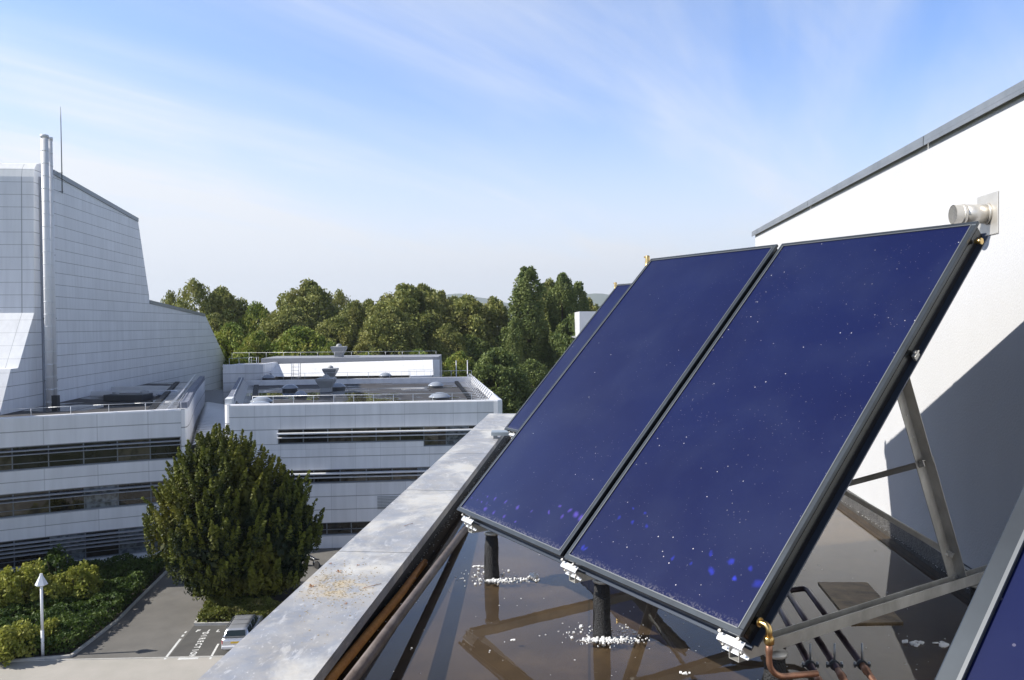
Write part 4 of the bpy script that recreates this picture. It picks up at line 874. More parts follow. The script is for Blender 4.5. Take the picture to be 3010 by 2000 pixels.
# lane roof of ribbed metal between the wings
lr = thing('link_roof', 'ribbed metal roof running back in the gap between the two wings', 'roof')
Lp = [(-28.3, 68.6), (-24.9, 68.6), (-34.7, 99.0), (-46, 128), (-58, 128), (-42.2, 106)]
b = MB(); b.face([(x, y, 9.45) for x, y in Lp]); b.build('deck', P('deck_metal', (0.10, 0.105, 0.12), 0.5), lr)
b = MB(); a0, a1, c0, c1 = Vector((-28.6, 68.8, 9.5)), Vector((-42.4, 106.5, 9.5)), Vector((-24.95, 68.8, 9.5)), Vector((-35.0, 99, 9.5))
for i in range(30):
    t_ = i / 29; p, q = a0.lerp(a1, t_), c0.lerp(c1, min(1, t_ * 1.0)); b.beam(p + Vector((0, 0, 0.03)), q + Vector((0, 0, 0.03)), 0.62, 0.05)
b.build('ribs', M['clad_trim'], lr); 
b = MB(); b.face([(-28.3, 68.6, -0.5), (-24.9, 68.6, -0.5), (-24.9, 68.6, 9.45), (-28.3, 68.6, 9.45)]); b.build('end_wall', M['clad'], lr)
# ================================================================ RIGHT BLOCK
FR0, FR1 = Vector((-25.35, 68.0, 0)), Vector((-1.25, 70.5, 0)); dR = (FR1 - FR0).normalized(); nR = Vector((dR.y, -dR.x, 0))
def onF(u, z=13.1):   # point of the front plane seen at column u
    r_ = ray(u, 1100); t_ = (FR0 - Vector((0, 0, 0))).dot(nR) / Vector((r_.x, r_.y, 0)).dot(nR); return (r_.x * t_, r_.y * t_)
RB = thing('office_wing', 'white flat-roofed office wing with straight front in the picture centre', 'building')
xl = Vector((*onF(814), 0)); xr = FR1 - dR * 0.8
def fs(z0, z1, a, c, nv, cr=0.0):
    b = MB(); wall_strip(b, [tuple(a[:2]), tuple(c[:2])], z0, z1, 0.35, 2.2, nv, crown=cr, u0=0.0); b.build('facade_panels', M['clad'], RB)
L0, R1 = FR0 + dR * 0.25, FR1 - dR * 0.5
fs(10.78, 13.1, L0, R1, 2, 0.14); fs(9.45, 10.78, L0, xl, 1); 
brk = Vector((*onF(1243), 0))
fs(8.95, 9.45, L0, brk, 1)
fs(7.08, 8.95, L0, R1, 1.6); fs(5.85, 7.08, L0, Vector((*onF(838), 0)), 1); fs(2.27, 5.85, L0, R1, 3); fs(1.12, 2.27, L0, Vector((*onF(880), 0)), 1); fs(-0.6, 1.12, L0, R1, 1)
def bays(a, c, step):
    n = max(1, round((c - a).length / step)); return [tuple(a.lerp(c, k / n)[:2]) for k in range(n + 1)]
window_band(RB, bays(xl, brk, 2.24), 9.45, 10.78, 1, [(10.36, 0.42, 0.10, 0.40), (10.02, 0.38, 0.05, 0.36)], (), [0, 0, 1, 1, 1, 0])
window_band(RB, bays(brk, xr, 2.24), 8.95, 10.78, 1, [(10.36, 0.42, 0.10, 0.40), (10.02, 0.38, 0.05, 0.36)], (9.45,), [1, 2, 0])
window_band(RB, bays(Vector((*onF(838), 0)), R1, 2.24), 5.85, 7.08, 1, [(6.70, 0.42, 0.10, 0.40), (6.38, 0.38, 0.05, 0.36)], (), [0, 0, 1, 0, 1, 2, 0])
window_band(RB, bays(Vector((*onF(880), 0)), R1, 2.24), 1.12, 2.27, 1, [], (1.62,), [0, 0, 0, 1])
# louvre grille on the front
lv = [Vector((*onF(1105), 0)) + nR * 0.03, Vector((*onF(1180), 0)) + nR * 0.03]; b = MB()
for k in range(9): z = 3.42 + k * 0.135; b.beam(lv[0] + Vector((0, 0, z)), lv[1] + Vector((0, 0, z)), 0.06, 0.06)
b.build('louvre_grille', M['grey_unit'], RB)
# rounded corners and sides
sideR = [(-34.9, 98.1), (-26.2, 70.6), (-25.75, 68.9), (-25.6, 68.35), (-25.3, 68.05), tuple(L0[:2])]
b = MB(); wall_strip(b, sideR, -0.5, 13.1, 0.5, 2.2, 8); b.build('side_wall', M['clad'], RB); b = MB(); wall_strip(b, sideR[:2], 13.09, 13.5, 0.6, 2.2, 1); b.build('side_cap', M['cap_grey'], RB); b = MB(); wall_strip(b, sideR[1:4], 13.09, 13.55, 0.6, 2.2, 1); b.build('corner_cap', M['clad_trim'], RB)
sideQ = [tuple(R1[:2]), (-1.35, 70.45), (-1.0, 70.7), (-0.95, 71.2), (-5.0, 102.2)]
b = MB(); wall_strip(b, sideQ, -0.5, 13.1, 0.5, 2.2, 8, crown=0.14); b.build('side_wall', M['clad'], RB)
b = MB(); wall_strip(b, [(-5.0, 102.2), (-34.9, 98.1)], -0.5, 13.1, 0.4, 2.2, 8); b.build('back_wall', M['clad'], RB)
b = MB(); b.face([(x, y, 12.45) for x, y in ((-25.4, 68.3), (-1.2, 70.8), (-5.2, 102.0), (-34.8, 97.9))]); b.build('roof', M['roof_dry'], RB)
rail(RB, [tuple((L0 + dR * 2.0 - nR * 0.2)[:2]), tuple((R1 - dR * 2.0 - nR * 0.2)[:2])], 13.1, 0.66, 1.77, 0.03)
rail(RB, [(-34.6, 97.6), (-5.4, 101.7)], 13.0, 0.95, 2.6, 0.022)
inclined_rail(RB, (-5.6, 101.2), (-1.75, 71.6), 13.0, 1.9, -1.0); inclined_rail(RB, (-26.0, 71.6), (-34.2, 97.2), 13.0, 1.3, -1.0)
ZR = 12.45
z4 = lambda x, y: (640 + x / 5.227, 1020 + y / 5.227); z5 = lambda x, y: (1050 + x / 5.227, 1020 + y / 5.227)
for (uv, r, l) in ((z4(672, 882), 0.95, 'grey skylight dome near the left front railing of the straight wing'), (z4(640, 960), 1.15, 'white skylight dome just behind the front parapet of the straight wing'),
                   (z4(1110, 670), 0.85, 'skylight dome in the dark middle of the left half roof'), (z4(1840, 648), 0.9, 'dark glazed skylight dome beside the vent box'),
                   (z4(1275, 780), 0.6, 'small low skylight dome behind the front railing'),
                   (z5(1210, 631), 0.85, 'skylight dome by the back parapet, right half of the roof'), (z5(1270, 812), 1.0, 'skylight dome at the right end of the front railing')):
    dome(l, Zp(*uv, ZR), r, ZR)
def vent(label, p, z, s=1.0):
    t = thing('roof_vent', label, 'roof vent', (p[0], p[1], z), group='flared grey roof vents'); t.scale = (s, s, s)
    b = MB(); prof = [(0.85, 0), (0.85, 0.5), (1.45, 1.35), (1.5, 1.62), (1.35, 1.66)]
    Rq = Matrix.Rotation(math.radians(45), 3, 'Z'); b.lathe((0, 0, 0), prof, 4, Rq); b.smooth = [False] * len(b.smooth); b.face([Rq @ Vector((1.35 * math.cos(a), 1.35 * math.sin(a), 1.66)) for a in (0, math.pi / 2, math.pi, 3 * math.pi / 2)]); b.build('body', M['grey_unit'], t)
    b = MB(); b.lathe((0, 0, 1.66), [(0.42, 0), (0.42, 0.22), (0.2, 0.38), (0, 0.42)], 14); b.build('cowl', M['grey_unit'], t); return t
vent('flared grey vent box standing on the puddled roof', Zp(*z4(1668, 690), ZR), ZR, 0.95)
# strip of roof behind, and the far block with a sloping sunlit wall
FB = thing('office_wing', 'low far wing with a long sunlit sloping white wall and roof railing', 'building')
b = MB(); b.face([(-35.0, 97.8, 12.3), (-5.4, 102.3, 12.3), (-8.5, 114.2, 12.3), (-39.2, 112, 12.3)]); b.build('lower_roof', M['roof_dry'], FB)
def fpt(u, v, Y): return aty(u, v, Y)
bl_, br_ = fpt(804, 1108, 113.0), fpt(1274, 1103, 114.5); tl_, tr_ = fpt(772, 1072, 117.0), fpt(1272, 1058, 118.0)
nb = 17; b = MB()
for i in range(nb):
    f0, f1 = i / nb, (i + 1) / nb
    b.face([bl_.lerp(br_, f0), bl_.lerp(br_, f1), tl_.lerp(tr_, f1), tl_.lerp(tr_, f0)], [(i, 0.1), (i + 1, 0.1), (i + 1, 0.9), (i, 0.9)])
b.build('sloping_wall', cladding('sunlit_panels', (0.86, 0.865, 0.87), wu=0.012, var=0.05), FB)  # panel colour whitened to carry the sun on the slope
b = MB(); zb_ = Vector((0, 0, -13)); up_ = Vector((0, 0.9, 0.55)); b.face([tr_, tr_ + Vector((1.0, 0.4, 0)), br_ + Vector((0.9, 0.2, 0)) + zb_ * 1.0, br_ + zb_]); b.face([tl_, tr_, tr_ + Vector((0, 0.6, 0.0)), tl_ + Vector((0, 0.6, 0))])
b.build('end_panel', M['clad_trim'], FB)
b = MB(); wall_strip(b, [tuple((tl_ + Vector((-0.5, 0.8, 0)))[:2]), tuple((tr_ + Vector((0.8, 0.8, 0)))[:2])], 11.5, tr_.z + 0.42, 9.0, 3.0, 1)
b.build('roof_band', P('band_grey', (0.30, 0.31, 0.34), 0.6), FB)
rail(FB, [tuple((tl_ + Vector((-5, 1.0, 0)))[:2]), tuple((tr_ + Vector((0.4, 1.2, 0)))[:2])], tr_.z + 0.4, 0.9, 2.6, 0.022)
lw, rw = fpt(655, 1100, 110.0), fpt(774, 1100, 111.5)
b = MB(); wall_strip(b, [tuple(lw[:2]), tuple(rw[:2]), (rw.x + 0.3, rw.y + 6)], 8.0, 14.55, 0.6, 3.0, 5, crown=0.1); b.face([(lw.x, lw.y, 14.4), (rw.x, rw.y, 14.4), (rw.x, rw.y + 7, 14.4), (lw.x, lw.y + 7, 14.4)]); b.build('front_wall', M['clad'], FB)
b = MB(); b.box(((lw.x + tr_.x) / 2, 124, 6.5), (tr_.x - lw.x - 0.5, 12, 13.2)); b.build('body', M['clad'], FB)
rail(FB, [(lw.x + 0.8, lw.y + 0.4), (rw.x - 2.2, rw.y + 0.3)], 14.5, 0.95, 1.5, 0.025)
# ladders and hoops
def hoop(label, p, z, w, h, d=0.8):
    t = thing('roof_ladder', label, 'ladder', (p[0], p[1], z)); b = MB()
    for x in (-w / 2, w / 2):
        b.tube([(x, 0, -0.8), (x, 0, h), (x, d, h), (x, d, -0.2)], 0.035, 6)
    b.build('side_rail', M['rail'], t); b = MB()
    for k in range(int(h / 0.35) + 2): b.tube([(-w / 2, 0, h - 0.02 - k * 0.5), (w / 2, 0, h - 0.02 - k * 0.5)], 0.025, 6)
    b.build('rung', M['rail'], t); return t
hoop('hooped steel ladder over the back parapet in front of the sloping wall', Zp(868, 1118, 12.7), 13.0, 1.0, 2.0)
hoop('steel ladder with tall rails on the far grey wall', (rw.x - 1.4, rw.y - 0.15), 14.5, 1.0, 1.05)
vent('flared grey vent box behind the back parapet', Zp(*z4(1735, 495), 12.3), 12.3, 0.95)
vent('flared grey vent box on the far roof edge', (aty(997, 1060, 121).x, 121), 15.0, 1.05)
dome('low skylight dome behind the back parapet, left', Zp(*z4(780, 505), 12.3), 0.85, 12.3); dome('low skylight dome behind the back parapet, right', Zp(*z5(433, 472), 12.3), 0.85, 12.3)
pf = thing('roof_platform', 'small white railed platform at the end of the sunlit wall', 'platform'); a = aty(1205, 1110, 107.0); c = aty(1270, 1108, 107.5)
b = MB(); b.beam(a, c, 1.6, 0.5); b.build('deck', M['clad_trim'], pf); rail(pf, [(a.x - 1.2, a.y), (c.x, c.y)], a.z + 0.2, 0.9, 1.1, 0.02)
# flag poles behind the wing
for (u, vt, l) in ((1297.7, 1064, 'leftmost of three bare white flagpoles behind the wing'), (1340.8, 1062.5, 'middle one of three bare white flagpoles behind the wing'), (1374, 1061.5, 'rightmost of three bare white flagpoles, beside the roof corner')):
    p = aty(u, vt, 128.0); t = thing('flagpole', l, 'flagpole', (p.x, 128.0, 0), group='bare white flagpoles')
    b = MB(); b.tube([(0, 0, 0), (0, 0, p.z)], [0.13, 0.075], 10); b.build('pole', M['clad_trim'], t); b = MB(); b.lathe((0, 0, p.z), [(0.12, -0.02), (0.14, 0.05), (0, 0.12)], 10); b.build('cap', M['clad_trim'], t)
# ================================================================ TOWER
hT = math.radians(-6.8); dT = Vector((math.sin(hT), math.cos(hT), 0)); nT = Vector((dT.y, -dT.x, 0))   # nT: away from tower, to the right
PT = atz(172.2, 1184.4, 12.0)
def onT(u, v, off=0.0):
    d = ray(u, v); n = nT; P0 = PT + nT * off; t = (P0 - CAM).dot(n) / d.dot(n); return CAM + d * t
TW = thing('fly_tower', 'tall windowless white panelled tower with sloping roof behind the curved wing', 'tower')
prof = [(0, 1212), (31.6, 1085), (53, 1082.5), (100.5, 920), (99, 520), (101, 497), (107, 483), (117, 481), (155, 500.5), (404.7, 642.6), (437.8, 864.8), (439.2, 883.5), (601.4, 923.6), (668.8, 1068.6), (668.8, 1132), (300, 1230), (40, 1262)]
PP = [onT(*q) for q in prof]; lead = PP[0]; TB = PT
lo = [onT(668.8, 1145), onT(20, 1290)]
PP = PP[:15] + [Vector((PP[14].x, PP[14].y, 6.0)), Vector((PP[0].x, PP[0].y, 6.0))]
b = MB(); uvs = [((p - TB).dot(dT) / 2.3, (p.z - 12.0) / 1.262) for p in PP]; b.face(PP, uvs)
tw_side = b.build('side_wall', M['clad_tower'], TW)
ext = -nT * 46
names = {0: 'lower_skirt', 2: 'sloping_skirt', 1: 'skirt_ledge', 3: 'front_wall', 8: 'roof_slope', 9: 'end_slope', 10: 'end_slope', 11: 'lower_roof', 12: 'end_slope'}
for i in range(len(PP) - 2):
    a, c = PP[i], PP[i + 1]; L = (c - a).length; b = MB(); n_ = 1
    b.face([c, a, a + ext, c + ext], [(0.5, (c.z - 12) / 1.262), (0.5, (a.z - 12) / 1.262), (0.5 + 20, (a.z - 12) / 1.262), (0.5 + 20, (c.z - 12) / 1.262)], sm=(3 < i < 8))
    mt = M['clad_sunlit'] if (i in (0, 1, 2) or 3 < i < 8) else M['clad_front'] if i <= 7 else M['zinc'] if i in (8, 11) else M['clad_tower']
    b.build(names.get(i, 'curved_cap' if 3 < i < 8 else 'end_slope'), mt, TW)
b = MB()
for (i, j) in ((8, 9), (11, 12)):
    a, c = PP[i], PP[j]; b.beam(a + nT * 0.06 + Vector((0, 0, -0.2)), c + nT * 0.06 + Vector((0, 0, -0.2)), 0.12, 0.5)
b.build('roof_edge', M['zinc'], TW)
b = MB(); a = onT(120, 505, 0.03); c = onT(128, 1200, 0.03); b.beam(Vector((a.x, a.y, 12.0)), Vector((a.x, a.y, a.z - 0.6)), 0.9, 0.12, nT); b.build('corner_recess_shade', P('recess_shadow_grey', (0.30, 0.32, 0.36), 0.6), TW)  # flat grey strip painted as the shade of the corner recess
# chimney pipes
ch = thing('chimney', 'tall white twin chimney pipes up the tower corner', 'chimney')
for (uc, vt, r) in ((130.5, 398, 0.34), (146.0, 405, 0.24)):
    pb, pt_ = onT(156 - (150 - uc) * 0.2, 1190, 1.3), onT(uc, vt, 1.3)
    x0 = onT(uc + 8, 900, 1.3); b = MB(); base = Vector((pt_.x, pt_.y, 12.0)); top = Vector((pt_.x, pt_.y, pt_.z)); H = top.z - base.z
    b.tube([base, top], r, 20); 
    b.build('flue', P('chimney_white', (0.80, 0.80, 0.81), 0.35), ch)
    z = 12.5
    while z < top.z: b = MB(); b.tube([Vector((base.x, base.y, z)), Vector((base.x, base.y, z + 0.07))], r + 0.025, 20); z += 1.262; b.build('band', M['clad_trim'], ch)
    b = MB(); b.tube([top - Vector((0, 0, 0.25)), top + Vector((0, 0, 0.02))], r + 0.05, 20); b.build('rim', M['clad_trim'], ch)
for z in (14.6, 21.0, 27.5, 33.0): b = MB(); p = onT(125, 900, 0.0); b.beam(Vector((p.x, p.y, z)), Vector((p.x, p.y, z)) + nT * 1.3, 0.12, 0.12); b.build('bracket', M['dark_unit'], ch)
p = onT(156, 1178, 1.6); b = MB(); b.box((p.x, p.y, 12.6), (1.1, 0.5, 1.2)); b.build('junction_box', M['dark_unit'], ch)
an = thing('antenna_mast', 'thin vertical antenna mast on the tower roof edge', 'antenna'); a0, a1 = onT(183, 569, 0.35), onT(175, 312, 0.35)
b = MB(); b.tube([a0, Vector((a0.x, a0.y, a0.z + 8)), Vector((a0.x, a0.y, a1.z))], [0.06, 0.045, 0.02], 6); b.build('mast', M['winframe'], an)
for z in (0.2, 2.2): b = MB(); b.beam(a0 + Vector((0, 0, z)) - nT * 0.35, a0 + Vector((0, 0, z)) + nT * 0.1, 0.06, 0.06); b.build('bracket', M['winframe'], an)
# distant white block seen between poplars and collectors
wb = thing('rooftop_block', 'plain white building corner showing between poplars and collectors', 'building'); b = MB(); p = aty(1704, 916, 165); b.box((p.x + 8, 172, p.z / 2), (16, 13, p.z)); b.build('wall', M['clad_trim'], wb); b = MB(); b.box((p.x + 6, 171.5, p.z - 5.6), (13.6, 12.0, 0.3)); b.build('ledge', M['grey_unit'], wb)
# ================================================================ LAMP, CAR, MOTORCYCLE
lp = G(126, 1930); Hl = zat(111, 1686, lp.y)
lt = thing('street_lamp', 'white lamp post with pyramid head rising from the planting bed', 'lamp', (lp.x, lp.y, 0))
b = MB(); b.tube([(0, 0, 0), (0, 0, 1.6)], 0.095, 10); b.tube([(0, 0, 1.6), (0, 0, Hl - 0.7)], 0.082, 10); b.build('pole', P('lamp_white', (0.82, 0.83, 0.85), 0.3), lt)
b = MB(); Rq = Matrix.Rotation(math.radians(22), 3, 'Z'); b.lathe((0, 0, Hl - 0.74), [(0.0, 0.06), (0.34, 0.04), (0.355, 0.07), (0.09, 0.61), (0.08, 0.72), (0, 0.74)], 6, Rq); b.smooth = [False] * len(b.smooth); b.build('lamp_head', P('lamp_hood', (0.80, 0.82, 0.86), 0.3), lt)
# estate car: lofted body
def loft(name, secs, mat, parent, sm=True, caps=True, sub=0):
    b = MB(); n = len(secs[0])
    for s_ in secs: b.v += [tuple(p) for p in s_]
    for i in range(len(secs) - 1):
        for k in range(n):
            k2 = (k + 1) % n; b.f.append((i * n + k, i * n + k2, (i + 1) * n + k2, (i + 1) * n + k)); b.uv.append([(0, 0)] * 4); b.smooth.append(sm)
    if caps:
        b.f.append(tuple(range(n))[::-1]); b.uv.append([(0, 0)] * n); b.smooth.append(False); e = (len(secs) - 1) * n
        b.f.append(tuple(e + k for k in range(n))); b.uv.append([(0, 0)] * n); b.smooth.append(False)
    o = b.build(name, mat, parent)
    if sub: m = o.modifiers.new('s', 'SUBSURF'); m.levels = sub; m.render_levels = sub
    return o
silver = P('silver_paint', (0.60, 0.61, 0.64), 0.25, metal=0.6, coat=0.6); glassd = P('car_glass', (0.02, 0.03, 0.035), 0.04)
cp = G(651, 1921); carh = math.radians(6.0)
car = thing('parked_car', 'silver estate car parked nose to the hedge, rear towards the camera', 'car', (cp.x + 0.86, cp.y - 0.1, 0), carh)
def sec(y, hw, zb, zs, zt, tw):   # half width at belt, bottom, shoulder, top, half width at top
    return [Vector((x, y, z)) for x, z in ((-hw * 0.9, zb), (-hw, zb + 0.15), (-hw, zs - 0.12), (-hw * 0.97, zs), (-tw, zt), (-tw * 0.6, zt + 0.0), (tw * 0.6, zt), (tw, zt), (hw * 0.97, zs), (hw, zs - 0.12), (hw, zb + 0.15), (hw * 0.9, zb))]
body = [sec(0.0, 0.74, 0.32, 0.62, 0.80, 0.70), sec(0.06, 0.82, 0.24, 0.80, 0.93, 0.76), sec(0.5, 0.85, 0.22, 0.86, 0.94, 0.80), sec(3.0, 0.86, 0.22, 0.86, 0.92, 0.80), sec(3.4, 0.85, 0.22, 0.82, 0.90, 0.78), sec(4.3, 0.80, 0.24, 0.66, 0.74, 0.68), sec(4.55, 0.68, 0.32, 0.52, 0.58, 0.55)]
loft('body', body, silver, car)
cab = [sec(0.10, 0.76, 0.90, 0.93, 0.95, 0.72), sec(0.36, 0.78, 0.90, 0.97, 1.37, 0.60), sec(0.55, 0.79, 0.90, 0.97, 1.42, 0.60), sec(2.4, 0.79, 0.90, 0.97, 1.44, 0.60), sec(2.75, 0.78, 0.90, 0.96, 1.38, 0.58), sec(3.45, 0.74, 0.88, 0.90, 0.93, 0.66)]
loft('cabin', cab, silver, car)
b = MB(); b.face([(-0.64, 0.085, 0.97), (0.64, 0.085, 0.97), (0.54, 0.315, 1.34), (-0.54, 0.315, 1.34)]); b.build('rear_window', glassd, car)
b = MB()
for s_ in (-1, 1):
    for (y0, y1) in ((0.45, 1.30), (1.36, 2.15), (2.2, 2.9)):
        q = [(s_ * 0.776, y0, 0.99), (s_ * 0.776, y1 if y1 < 2.8 else 3.1, 0.99), (s_ * 0.628, min(y1, 2.62), 1.36), (s_ * 0.628, y0 + 0.08, 1.36)]; b.face(q)
b.build('side_windows', glassd, car)
b = MB(); b.face([(-0.66, 3.40, 0.955), (0.66, 3.40, 0.955), (0.54, 2.80, 1.375), (-0.54, 2.80, 1.375)]); b.build('windscreen', glassd, car)
for s_ in (-1, 1):
    b = MB(); b.box((s_ * 0.70, 0.035, 0.72), (0.17, 0.05, 0.24)); b.build('tail_light', P('tail_red', (0.55, 0.03, 0.03), 0.2), car, bevel=0.02)
    b = MB(); b.tube([(s_ * 0.62, 0.5, 1.44), (s_ * 0.62, 0.6, 1.475), (s_ * 0.62, 2.2, 1.485), (s_ * 0.62, 2.35, 1.45)], 0.018, 8); b.build('roof_rail', M['dark_unit'], car)
b = MB(); b.box((0, -0.02, 0.45), (1.56, 0.14, 0.14)); b.build('bumper', P('bumper_white', (0.72, 0.72, 0.74), 0.4), car, bevel=0.03)
b = MB(); b.box((0.0, 0.0, 0.70), (0.50, 0.015, 0.11)); b.build('number_plate', P('yellow_plate', (0.75, 0.48, 0.05), 0.5), car)
for y in (1.0, 1.75): b = MB(); b.tube([(-0.62, y, 1.46), (0.62, y, 1.46)], 0.010, 6); b.build('cross_bar', M['dark_unit'], car)
for s_ in (-1, 1):
    for y in (0.85, 3.55):
        b = MB(); b.tube([(s_ * 0.68, y, 0.30), (s_ * 0.86, y, 0.30)], 0.30, 20); w = b.build('wheel', M['rubber'], car); b = MB(); b.tube([(s_ * 0.862, y, 0.30), (s_ * 0.868, y, 0.30)], 0.18, 14); b.build('rim', M['alu'], w)
# motorcycle by the wall, mostly hidden by the coping
mp_ = G(915, 1668); mo = thing('motorcycle', 'dark motorcycle with shiny mirrors at the wall, half hidden by the parapet', 'motorcycle', (mp_.x, mp_.y, 0), math.radians(55))
for y in (-0.7, 0.7):
    b = MB(); b.tube([(-0.06, y, 0.31), (0.06, y, 0.31)], 0.31, 18); b.build('wheel', M['rubber'], mo)
chrome = P('chrome', (0.85, 0.85, 0.86), 0.12, metal=1.0)
loft('body', [[Vector((x * w, y, z + h * zz)) for x, zz in ((-1, 0), (-0.8, 0.8), (0, 1), (0.8, 0.8), (1, 0), (0, -0.6))] for (y, w, z, h) in ((-0.95, 0.08, 0.80, 0.05), (-0.5, 0.14, 0.72, 0.1), (0.0, 0.17, 0.70, 0.25), (0.4, 0.16, 0.75, 0.3), (0.7, 0.12, 0.85, 0.2))], P('bike_black', (0.02, 0.02, 0.025), 0.15, coat=1.0), mo)
b = MB(); b.tube([(-0.38, 0.35, 1.08), (-0.12, 0.5, 1.02), (0.12, 0.5, 1.02), (0.38, 0.35, 1.08)], 0.016, 8); b.tube([(0, 0.72, 0.31), (0, 0.5, 1.0)], 0.03, 8); b.build('handlebar', chrome, mo)
for s_ in (-1, 1):
    b = MB(); b.tube([(s_ * 0.24, 0.45, 1.05), (s_ * 0.34, 0.5, 1.28)], 0.008, 6); b.lathe((s_ * 0.36, 0.5, 1.32), [(0, -0.06), (0.07, 0), (0, 0.06)], 10); b.build('mirror', chrome, mo)
b = MB(); b.lathe((0, 0.82, 0.88), [(0, -0.1), (0.1, -0.05), (0.11, 0.05), (0, 0.1)], 14); b.build('headlight', chrome, mo); b = MB(); b.box((0, -0.1, 0.45), (0.28, 0.5, 0.35)); b.tube([(0.16, 0.3, 0.3), (0.18, -0.9, 0.38)], 0.05, 10); b.build('engine', chrome, mo)
# ================================================================ PLANTS NEAR THE CAR PARK
def yew():
    base = G(660, 1775); t = thing('yew_tree', 'broad dark conifer with upright pointed sprays in front of the offices', 'tree', (base.x, base.y, 0))
    lobes = [((-0.3, 0, 5.4), (4.9, 4.5, 6.5), 0), ((3.6, 1.0, 4.5), (2.9, 3.0, 4.7), 1), ((1.7, 0.5, 6.4), (2.9, 3.2, 4.2), 1), ((2.6, 0.8, 2.0), (3.4, 3.0, 2.3), 1)]
    C = []; T = []; D = []
    def inside(p, skip):
        for k, (c, r, _) in enumerate(lobes):
            if k != skip and sum(((p[i] - c[i]) / r[i]) ** 2 for i in range(3)) < 0.62: return True
        return False
    for k, (c, r, _) in enumerate(lobes):
        n = (820, 300, 240, 260)[k]
        for _i in range(n):
            v = RNG.normal(size=3); v /= np.linalg.norm(v)
            s_ = RNG.uniform(0.66, 0.96)
            z = v[2]; sq = (1.0 - 0.40 * max(0, z)) if z > -0.25 else max(0.42, 1 + (z + 0.25) * 0.8)
            p = np.array([c[0] + v[0] * r[0] * s_ * sq, c[1] + v[1] * r[1] * s_ * sq, c[2] + z * r[2] * s_])
            if p[2] < 0.25: p[2] = RNG.uniform(0.2, 1.2)
            if inside(p, k): continue
            out = np.array([v[0], v[1], 0.0]); d = out * RNG.uniform(0.25, 0.65) + np.array([0, 0, 1.0]) + RNG.normal(size=3) * 0.10; d /= np.linalg.norm(d)
            L = RNG.uniform(0.9, 2.1) * (1.0 if z > -0.3 else 0.75); m = int(74 * L)
            tt = RNG.uniform(0, 1, m) ** 0.8; rad = 0.38 * (1 - tt) ** 0.9 + 0.025
            q = RNG.normal(size=(m, 3)); q -= (q @ d)[:, None] * d; q /= np.linalg.norm(q, axis=1)[:, None] + 1e-9
            C.append(p + d * (tt * L)[:, None] + q * (rad * RNG.uniform(0.5, 1, m))[:, None]); T.append(np.clip(RNG.uniform(-0.25, 0.35) + tt * 0.75 + RNG.normal(size=m) * 0.1, 0.001, 1)); D.append(q * 0.8 + d * 0.4)  # tint paints sunlit tips and shaded spray bases into the needle colour
        # inner mass
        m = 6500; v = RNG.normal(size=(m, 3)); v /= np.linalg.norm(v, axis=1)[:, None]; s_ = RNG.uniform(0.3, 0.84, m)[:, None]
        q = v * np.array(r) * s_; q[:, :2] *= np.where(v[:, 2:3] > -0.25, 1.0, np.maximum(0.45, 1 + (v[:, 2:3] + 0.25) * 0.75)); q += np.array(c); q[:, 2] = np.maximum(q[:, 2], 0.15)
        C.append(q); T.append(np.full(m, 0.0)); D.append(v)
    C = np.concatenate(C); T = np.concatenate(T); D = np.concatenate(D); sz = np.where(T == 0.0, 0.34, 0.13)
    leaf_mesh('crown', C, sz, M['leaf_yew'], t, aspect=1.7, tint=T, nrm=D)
    b = MB(); b.tube([(0.2, 0, -0.2), (0.3, 0, 1.5), (0.0, 0, 6)], [0.45, 0.38, 0.12], 10); b.tube([(0.5, 0, 0.4), (2.5, 0.6, 3.5), (3.6, 0.9, 6)], [0.25, 0.18, 0.08], 8); b.build('trunk', M['bark'], t)
yew()
def in_poly(x, y, P_):
    c = False; j = len(P_) - 1
    for i in range(len(P_)):
        if ((P_[i][1] > y) != (P_[j][1] > y)) and (x < (P_[j][0] - P_[i][0]) * (y - P_[i][1]) / (P_[j][1] - P_[i][1]) + P_[i][0]): c = not c
        j = i
    return c
def cover(name, poly, n, h, size, mat, hump=0.25, kind='stuff', seed=0):
    xs = [p[0] for p in poly]; ys = [p[1] for p in poly]; C = []; 
    while len(C) < n:
        x, y = RNG.uniform(min(xs), max(xs)), RNG.uniform(min(ys), max(ys))
        if not in_poly(x, y, poly): continue
        hh = h * (1 + hump * (math.sin(x * 1.7 + seed) * math.sin(y * 1.3 + 1) + 0.6 * math.sin(x * 4.1) * math.sin(y * 3.7)))
        if RNG.uniform() < 0.82: z = hh - abs(RNG.normal()) * 0.10
        else: z = RNG.uniform(0.05, hh)
        C.append((x, y, z))
    # denser skirt along the outline
    for a, c in zip(poly, poly[1:] + poly[:1]):
        L = math.hypot(c[0] - a[0], c[1] - a[1])
        for _ in range(int(L * 75 / (size * 5))):
            t = RNG.uniform(); x, y = a[0] + (c[0] - a[0]) * t + RNG.normal() * 0.10, a[1] + (c[1] - a[1]) * t + RNG.normal() * 0.10; C.append((x, y, RNG.uniform(0.03, 1.0) * h))
    o = leaf_mesh(name, np.array(C), size, mat, aspect=1.3); o['kind'] = kind; return o
cover('ground_cover', [(-47, 46.2), (-30.4, 46.2), (-27.35, 46.95), (-27.45, 52), (-28.55, 60.3), (-29.4, 64.2), (-36, 62.0), (-43, 57.5), (-47, 54.5)], 50000, 1.05, 0.165, M['leaf_cover'])
low = [(-21.2, 51.45), (-15.6, 51.6), (-15.0, 52.9), (-18.6, 54.2), (-20.6, 54.6), (-21.9, 55.6)]
o = cover('low_hedge', low, 9500, 0.75, 0.13, M['leaf_low'], 0.35, kind=None); 
del o['kind']; tag(o, 'low yellow-green hedge behind the kerb beside the silver car', 'hedge')
